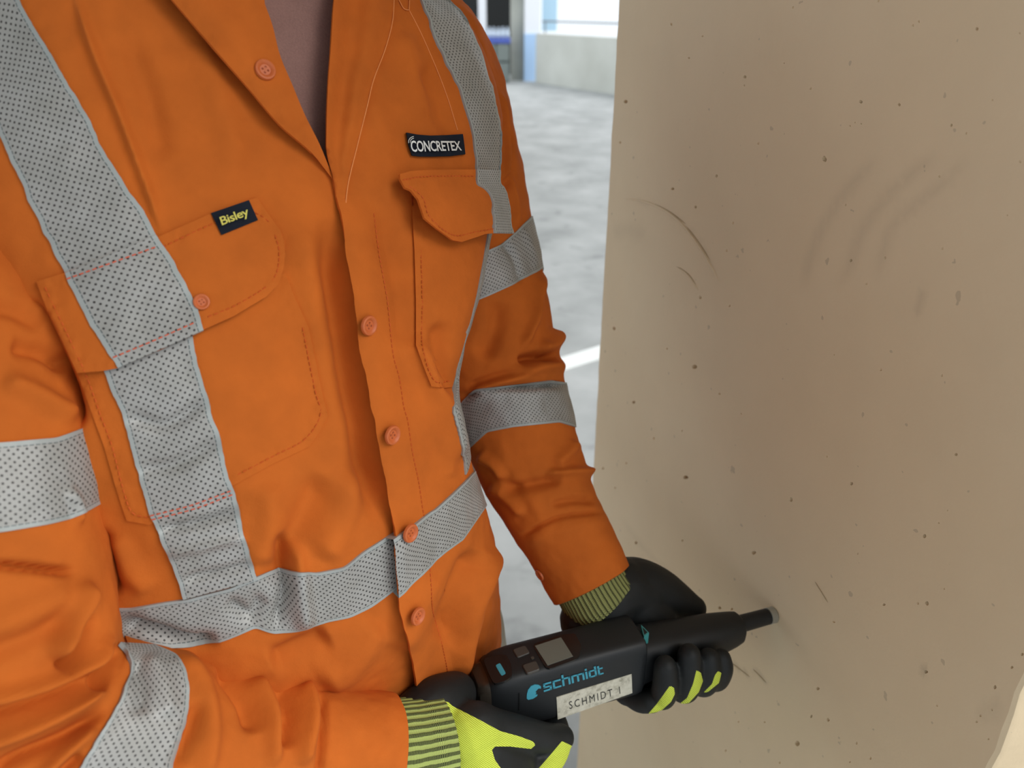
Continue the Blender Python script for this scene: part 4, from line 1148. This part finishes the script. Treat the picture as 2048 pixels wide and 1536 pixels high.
for q in ([(1025, 1301), (1050, 1292), (1060, 1307), (1035, 1317)], [(1044, 1332), (1072, 1323), (1080, 1340), (1054, 1349)]):
    plate('key', rnd(tp(q), .18), 'top', -.001, .0013, M['key'], None, .08)
plate('status_light', rnd(tp([(1061, 1315), (1067, 1313), (1069, 1318), (1063, 1320)]), .45), 'top', -.001, .0007, M['key'])
rc = plate('port_cover', rnd(tp([(966, 1318), (1000, 1309), (1013, 1311), (1022, 1328), (1025, 1352), (1012, 1362), (988, 1369), (976, 1345)]), .3), 'top', -.002, .0005, M['blackgloss']); rc['label'] = 'glossy port cover at the back end'
plate('sticker', rnd(tp([(991, 1332), (1000, 1327), (1012, 1348), (1003, 1353)]), .2), 'top', .0004, .0008, M['cyan'], rc)
# end-cap seam, label and print on the near side
plate('seam_line', sp_([(1037, 1386), (1039, 1385.4), (1039, 1420), (1037, 1420.5)]), 'side', -.0004, .0003, M['blackgloss'])
nl = plate('name_label', sp_([(1112.5, 1394), (1262.5, 1347), (1264, 1385), (1115, 1438)]), 'side', -.0005, .0007, M['label']); nl['label'] = 'worn cream name label'
def print2d(name, T, quad, plane, h, m, parent=None):
    V, Fc = T[0], T[1]; q = np.array(quad, float); u = V[:, :1]; v = 1 - V[:, 1:2]
    P2 = (q[0] * (1 - u) + q[1] * u) * (1 - v) + (q[3] * (1 - u) + q[2] * u) * v
    return hobj(name, [(p[0], -W0 - h, p[1]) if plane == 'side' else (p[0], p[1], H0 + h) for p in P2], Fc, m, parent, False)
o = print2d('lettering', text2d('SCHMIDT 1', 1.35, 0.0), sp_([(1136.9, 1402), (1238.5, 1371.5), (1240, 1386), (1138.5, 1417)]), 'side', .0009, M['ink'], nl); o['label'] = 'black typed SCHMIDT 1'
LT = {'s': (5, [(0, 3.95, 5, 5), (0, 2, 1.25, 5), (0, 2.0, 5, 3.0), (3.75, 0, 5, 3), (0, 0, 5, 1.05)]), 'c': (5, [(0, 0, 1.25, 5), (0, 3.95, 5, 5), (0, 0, 5, 1.05)]),
      'h': (5, [(0, 0, 1.25, 7), (0, 3.95, 5, 5), (3.75, 0, 5, 5)]), 'm': (8, [(0, 0, 1.25, 5), (0, 3.95, 8, 5), (3.4, 0, 4.6, 5), (6.75, 0, 8, 5)]),
      'i': (1.25, [(0, 0, 1.25, 5), (0, 5.7, 1.25, 7)]), 'd': (5, [(3.75, 0, 5, 7), (0, 0, 1.25, 5), (0, 3.95, 5, 5), (0, 0, 5, 1.05)]), 't': (3.3, [(0, 0, 1.25, 6.6), (0, 3.95, 3.3, 5), (0, 0, 3.3, 1.05)])}
rs = []; x = 0
for ch in 'schmidt':
    w_, R = LT[ch]; rs += [(a + x, b, c + x, d) for a, b, c, d in R]; x += w_ + .75
o = print2d('lettering', rects2d(rs), sp_([(1084.5, 1360), (1203.7, 1328.4), (1207, 1347), (1087.5, 1383.5)]), 'side', .0004, M['cyan']); o['label'] = 'cyan word schmidt'
eg = [(930, 985), (905, 970), (865, 968), (825, 985), (798, 1020), (786, 1065), (784, 1108), (800, 1122), (850, 1110), (888, 1085), (896, 1068), (870, 1070), (884, 1050), (872, 1042), (890, 1020), (908, 1004), (930, 1008)]
o = plate('logo', sp_([(900 + a / 5.12, 1180 + b / 5.12) for a, b in eg]), 'side', -.0003, .0004, M['cyan']); o['label'] = 'cyan bird head logo'
ar = [(1282, 1250), (1298, 1266), (1288, 1274)]
ap = np.array(tp(ar)); ac = ap.mean(0)
for i in range(3):
    j = (i + 1) % 3
    plate('arrow_mark', [ap[i], ap[j], ac + (ap[j] - ac) * .68, ac + (ap[i] - ac) * .68], 'top', -.0125, .0004, M['teal'])
plate('arrow_mark', [ac + (p - ac) * .7 for p in ap], 'top', -.0125, .0002, M['black'])

# ================================================================ gloves
def tube_mesh(st, n, k=20):
    G = tube_grid(st, n, k)
    A = catmull(st, n)
    rows = [G[i] for i in range(n)]
    def cap(P, c, T, r):
        out = []
        for a in (25, 50, 70, 85):
            out.append(c + (P - c) * math.cos(math.radians(a)) + T * r * math.sin(math.radians(a)))
        return out
    T0 = A[0, :3] - A[1, :3]; T0 /= np.linalg.norm(T0); T1 = A[-1, :3] - A[-2, :3]; T1 /= np.linalg.norm(T1)
    rows = cap(rows[0], A[0, :3], T0, A[0, 3])[::-1] + rows + cap(rows[-1], A[-1, :3], T1, A[-1, 3])
    V = np.concatenate(rows); nn = len(rows)
    Fc = grid_faces(nn, k, True).tolist(); Fc.append(list(range(k))[::-1]); Fc.append([(nn - 1) * k + a for a in range(k)])
    return V, Fc
def blob(name, chains, mats, parent, vox=0.0017, smooth=6, extra=None):
    V = []; Fc = []; o_ = 0
    for st in chains:
        v, f = tube_mesh([(*hw(a, b, c), r) for a, b, c, r in st], max(10, 6 * len(st)))
        V.append(v); Fc += [[q + o_ for q in g] for g in f]; o_ += len(v)
    o = mesh_obj('tmp', np.concatenate(V), Fc, mats, None)
    bm = bmesh.new(); bm.from_mesh(o.data); bmesh.ops.recalc_face_normals(bm, faces=bm.faces[:]); bm.to_mesh(o.data); bm.free()
    md = o.modifiers.new('r', 'REMESH'); md.mode = 'VOXEL'; md.voxel_size = vox
    md = o.modifiers.new('s', 'SMOOTH'); md.factor = 0.5; md.iterations = smooth
    dg = bpy.context.evaluated_depsgraph_get()
    me = bpy.data.meshes.new_from_object(o.evaluated_get(dg)); me.name = name
    bpy.data.objects.remove(o)
    me.materials.clear()
    for m in mats: me.materials.append(m)
    me.polygons.foreach_set('use_smooth', [True] * len(me.polygons))
    r = bpy.data.objects.new(name, me); COL.objects.link(r); return par(r, parent)
def coat_mask(o, polys, hidden):
    """knit shows inside the polygons of the photo frame (signed distance kept as an attribute); hidden faces by their direction"""
    me = o.data; n = len(me.vertices); P = np.zeros(n * 3); me.vertices.foreach_get('co', P); P = P.reshape(-1, 3)
    Nn = np.zeros(n * 3); me.vertices.foreach_get('normal', Nn); Nn = Nn.reshape(-1, 3)
    x, y, d = pr(P); v = np.array(CAM) - P; v /= np.linalg.norm(v, axis=1, keepdims=True); fac = (v * Nn).sum(1)
    S_ = np.full(n, -1.0)
    for poly in polys:
        q, _, _ = seg_dist(x, y, list(poly) + [poly[0]]); s = np.where(inpoly(x, y, poly), q, -q) / 12.0
        S_ = np.maximum(S_, np.clip(s, -1, 1))
    hid = np.clip((Nn @ np.array(hidden)) * 3 - 1.0, -1, 1)
    S_ = np.where(fac < -0.05, np.maximum(hid, S_), S_)
    a = me.attributes.new('knit', 'FLOAT', 'POINT'); a.data.foreach_set('value', S_.astype(np.float32))
def glove_mat():
    m = mat('glove_coated_knit', (0.014, 0.015, 0.016), 0.62, 0, 0.35); t = NT(m)
    at = t.n('Attribute', attribute_name='knit'); co = t.coord()
    k = t.math('GREATER_THAN', at.outputs['Fac'], 0.0)
    wv = t.n('TexWave', wave_type='BANDS', bands_direction='DIAGONAL'); wv.inputs['Scale'].default_value = 300; wv.inputs['Distortion'].default_value = 1.5; wv.inputs['Detail'].default_value = 1
    t.l(co, wv.inputs['Vector'])
    yl = t.ramp(wv.outputs['Fac'], [(0.0, (0.30, 0.36, 0.02)), (0.45, (0.62, 0.72, 0.07)), (1.0, (0.74, 0.84, 0.12))])
    n = t.noise(30, 4, 0.6, co); bk = t.ramp(n, [(0.3, (0.007, 0.008, 0.008)), (0.7, (0.012, 0.014, 0.015))])
    t.color(t.mix(k, bk, yl))
    h = t.math('ADD', t.math('MULTIPLY', t.noise(900, 2, 0.5, co), 0.25), t.math('MULTIPLY', t.math('MULTIPLY', k, wv.outputs['Fac']), 1.0))
    t.bump(h, 0.4, 0.0008)
    r = t.math('ADD', t.math('MULTIPLY', k, 0.25), 0.60); t.l(r, t.b.inputs['Roughness'])
    return m
M['glove'] = glove_mat()
def cuff_mat(name, light, dark, count, cut):
    m = mat(name, light, 0.9, 0, 0.2); t = NT(m); uv = t.n('UVMap').outputs[0]; sp = t.n('SeparateXYZ'); t.l(uv, sp.inputs[0])
    w_ = t.noise(120, 3, 0.6, t.coord())
    ph = t.math('ADD', t.math('MULTIPLY', sp.outputs[0], count), t.math('MULTIPLY', t.math('SUBTRACT', w_, 0.5), 0.25))
    s = t.math('ABSOLUTE', t.math('SUBTRACT', t.math('FRACT', ph), 0.5))
    k = t.math('GREATER_THAN', s, cut)
    fine = t.n('TexWave', wave_type='BANDS', bands_direction='X'); fine.inputs['Scale'].default_value = 30; t.l(uv, fine.inputs['Vector'])
    fk = t.math('FRACT', t.math('MULTIPLY', sp.outputs[1], 900.0)); kk = t.math('GREATER_THAN', fk, 0.45)
    lt_ = t.mix(kk, light, tuple(c * 0.62 for c in light)); dk = t.mix(t.math('MULTIPLY', kk, 0.35), dark, light)
    t.color(t.mix(k, lt_, dk)); return m
M['cuffR'] = cuff_mat('knit_cuff_right', (0.46, 0.54, 0.16), (0.012, 0.012, 0.010), 44, 0.26)
M['cuffL'] = cuff_mat('knit_cuff_left', (0.30, 0.31, 0.11), (0.010, 0.011, 0.006), 52, 0.33)
def cuff(name, st, m, ribs, parent):
    n, k = 60, 260
    G = tube_grid(st, n, k); c = G.mean(1, keepdims=True); th = np.arange(k) / k
    G = c + (G - c) * (1 + 0.012 * np.cos(2 * math.pi * (th * ribs - 0.0)))[None, :, None]
    u = np.repeat(th[None], n, 0); L = np.r_[0, np.cumsum(np.linalg.norm(np.diff(c[:, 0], axis=0), axis=1))]; v = np.repeat(L[:, None], k, 1)
    # own uv seam column
    G2 = np.concatenate([G, G[:, :1]], 1); uv = np.stack([np.concatenate([u, np.ones((n, 1))], 1), np.concatenate([v, v[:, :1]], 1)], -1)
    return mesh_obj(name, G2.reshape(-1, 3), grid_faces(n, k + 1).tolist(), m, parent, uv=uv.reshape(-1, 2))
fr_ = lambda xf, ys, z0: None
# left glove: palm under the nose, fingers up the near side, thumb along the far side
def finger(x0, x1, x2, r, top, base):
    return [base, (x0, .016, -.048, r * 1.08), (x1, -.010, -.046, r * 1.05), (x1 * .5 + x2 * .5, -.028, -.034, r), (x2, -.0345, -.012, r), (x2 - .001, -.0325, top, r * .86)]
Lchains = [
    [(.123, .047, .008, .027), (.137, .052, .023, .0362), (.157, .056, .026, .0362), (.178, .055, .019, .032)],
    [(.156, .060, .026, .031), (.172, .052, .012, .033), (.190, .044, -.006, .029)],
    [(.160, .058, .026, .030), (.180, .058, .024, .030), (.203, .055, .014, .026), (.224, .048, .002, .020), (.240, .040, -.006, .0135)],
    [(.165, .050, .006, .030), (.180, .040, -.020, .024), (.200, .030, -.038, .018)],
    [(.150, .055, .010, .028), (.156, .040, -.025, .024), (.152, .018, -.042, .018), (.148, .000, -.047, .015)],
    finger(.166, .172, .1665, .0122, .010, (.166, .040, -.030, .018)),
    finger(.190, .196, .1905, .0126, .016, (.186, .040, -.030, .018)),
    finger(.210, .216, .2125, .0120, .004, (.204, .040, -.030, .017)),
    finger(.222, .229, .2270, .0105, .0, (.214, .040, -.026, .015)),
    [(.150, .000, -.046, .0150), (.1535, -.016, -.044, .0130), (.158, -.028, -.036, .0110)],
]
gl = blob('work_glove', Lchains, [M['glove']], person); gl['label'] = 'left glove gripping the hammer nose from below'
coat_mask(gl, [[(1340, 1371), (1348, 1376), (1350, 1388), (1342, 1404), (1322, 1422), (1296, 1428), (1312, 1410), (1328, 1388)],
               [(1393, 1340), (1402, 1346), (1406, 1362), (1398, 1384), (1378, 1406), (1356, 1410), (1374, 1396), (1386, 1368)],
               [(1436, 1342), (1443, 1346), (1438, 1366), (1416, 1384), (1406, 1386), (1424, 1368), (1430, 1350)]], (0, 0, -1))
cuff('knit_cuff', [(*un(1150, 1100, .764), .0385), (*un(1184, 1168, .758), .0375), (*un(1202, 1198, .757), .0385), (*un(1208, 1206, .757), .034)], M['cuffL'], 52, gl)
# right glove: palm behind and below the back end, thumb along the near side
Rchains = [
    [(-.026, -.050, -.006, .0335), (-.016, -.049, -.018, .034), (.0, -.046, -.034, .032), (.016, -.038, -.050, .027)],
    [(-.068, -.036, .030, .024), (-.050, -.028, .036, .022), (-.030, -.014, .026, .019), (-.022, .000, .010, .018)],
    [(-.030, -.049, .018, .0255), (-.018, -.047, .018, .0220), (-.004, -.0445, .008, .0180), (.024, -.0410, -.013, .0155), (.046, -.0380, -.030, .0138), (.064, -.0340, -.041, .0122)],
    [(-.010, -.058, -.046, .022), (.018, -.058, -.050, .0165), (.040, -.050, -.048, .0145), (.058, -.036, -.0475, .0135), (.066, -.014, -.048, .0125), (.064, .012, -.046, .0115), (.064, .030, -.034, .0105)],
    [(-.006, -.045, -.062, .020), (.022, -.035, -.062, .0150), (.042, -.012, -.052, .0130), (.042, .014, -.047, .0120), (.042, .033, -.032, .0110), (.042, .035, -.012, .010)],
    [(-.016, -.035, -.058, .020), (.008, -.018, -.057, .0150), (.020, .004, -.050, .0125), (.020, .024, -.044, .0118), (.018, .035, -.024, .0108), (.018, .035, -.004, .0098)],
    [(-.030, -.030, -.045, .020), (-.012, -.008, -.048, .0140), (-.002, .012, -.046, .0118), (-.002, .028, -.036, .0108), (-.002, .033, -.018, .010)],
]
gr = blob('work_glove', Rchains, [M['glove']], person); gr['label'] = 'right glove cradling the back of the hammer'
coat_mask(gr, [[(880, 1402), (897, 1404), (905, 1412), (960, 1440), (1000, 1462), (1040, 1473), (1066, 1483), (1071, 1490), (1062, 1498), (1020, 1493), (990, 1493), (984, 1500), (990, 1520), (1008, 1545), (1010, 1640), (860, 1640)],
               [(1124, 1482), (1104, 1506), (1078, 1536), (1060, 1580), (1140, 1600), (1160, 1500)]], (0.2, -0.5, -0.8))
cuff('knit_cuff', [(*un(705, 1508, .582), .0425), (*un(762, 1512, .594), .0415), (*un(815, 1504, .606), .0402), (*un(850, 1497, .613), .0400), (*un(878, 1491, .619), .0398)], M['cuffR'], 44, gr)
# ================================================================ rest of the person (below and above the frame)
M['skin'] = mat('skin', (0.50, 0.27, 0.19), 0.5); M['hair'] = mat('hair', (0.05, 0.035, 0.025), 0.7); M['eye'] = mat('eye', (0.7, 0.7, 0.68), 0.2); M['iris'] = mat('iris', (0.06, 0.04, 0.03), 0.2)
M['trouser'] = fabric('trouser_cloth', (0.42, 0.42, 0.40)); M['boot'] = mat('boot_leather', (0.05, 0.04, 0.03), 0.6)
n3 = Vector((N2[0], N2[1], 0)); t3 = Vector((T2[0], T2[1], 0))
hipc = Vector((-.163, .575, 0))
def wl(base, f, l, z): return base + n3 * f + t3 * l + Vector((0, 0, z))
def blob_w(name, chains, mats, parent, vox, smooth):
    inv = HMI
    return blob(name, [[(*(inv @ Vector(p)), r) for p, r in ch] for ch in chains], mats, parent, vox, smooth)
tch = []
for s_ in (-1, 1):
    tch.append([(wl(hipc, -.01, s_ * .075, .88), .108), (wl(hipc, 0, s_ * .085, .78), .10), (wl(hipc, .015, s_ * .10, .50), .082), (wl(hipc, .0, s_ * .105, .30), .074), (wl(hipc, -.01, s_ * .11, .10), .068)])
tch.append([(wl(hipc, -.01, -.06, .90), .12), (wl(hipc, -.01, .02, .90), .12)])
tr_ = blob_w('trousers', tch, [M['trouser']], person, .008, 5); tr_['label'] = 'light work trousers below the shirt hem'
for s_ in (-1, 1):
    b_ = blob_w('boot', [[(wl(hipc, -.02, s_ * .11, .20), .05), (wl(hipc, -.03, s_ * .11, .06), .05), (wl(hipc, .05, s_ * .12, .045), .045), (wl(hipc, .15, s_ * .13, .042), .042)], [(wl(hipc, -.05, s_ * .11, .04), .04), (wl(hipc, .05, s_ * .12, .04), .04)]], [M['boot']], person, .006, 4)
    zmin = min(v.co.z for v in b_.data.vertices)
    for v in b_.data.vertices: v.co.z = max(0.0, v.co.z - zmin - .002)
nb0 = Vector((-.226, .709, -.035)); hd = nb0 + n3 * .035
hc = [[(wl(nb0, -.01, 0, 1.52), .075), (wl(nb0, .0, 0, 1.60), .06), (wl(nb0, .02, 0, 1.68), .058)],
      [(wl(hd, -.025, 0, 1.79), .088), (wl(hd, .0, 0, 1.80), .086), (wl(hd, .03, 0, 1.775), .074)],
      [(wl(hd, .035, -.012, 1.70), .05), (wl(hd, .055, 0, 1.685), .042), (wl(hd, .035, .012, 1.70), .05)],
      [(wl(hd, .100, 0, 1.785), .010), (wl(hd, .114, 0, 1.755), .013), (wl(hd, .100, 0, 1.742), .015)],
      [(wl(hd, .085, -.02, 1.708), .010), (wl(hd, .096, 0, 1.708), .011), (wl(hd, .085, .02, 1.708), .010)]]
for s_ in (-1, 1): hc.append([(wl(hd, .0, s_ * .088, 1.785), .012), (wl(hd, .002, s_ * .090, 1.755), .010)])
hd_o = blob_w('head', hc, [M['skin']], person, .004, 4); hd_o['label'] = 'head and neck above the collar'
hr = blob_w('hair', [[(wl(hd, -.04, 0, 1.80), .088), (wl(hd, -.01, 0, 1.825), .085), (wl(hd, .03, 0, 1.83), .066)]], [M['hair']], hd_o, .005, 4)
for s_ in (-1, 1):
    e_ = blob_w('eye', [[(wl(hd, .088, s_ * .032, 1.775), .0115), (wl(hd, .090, s_ * .032, 1.775), .0115)]], [M['eye']], hd_o, .002, 2)
    blob_w('iris', [[(wl(hd, .0975, s_ * .031, 1.772), .0050), (wl(hd, .0985, s_ * .031, 1.772), .0050)]], [M['iris']], hd_o, .001, 1)
    blob_w('eyelid', [[(wl(hd, .088, s_ * .020, 1.782), .0105), (wl(hd, .092, s_ * .032, 1.785), .0105), (wl(hd, .084, s_ * .044, 1.782), .0105)]], [M['skin']], hd_o, .002, 2)
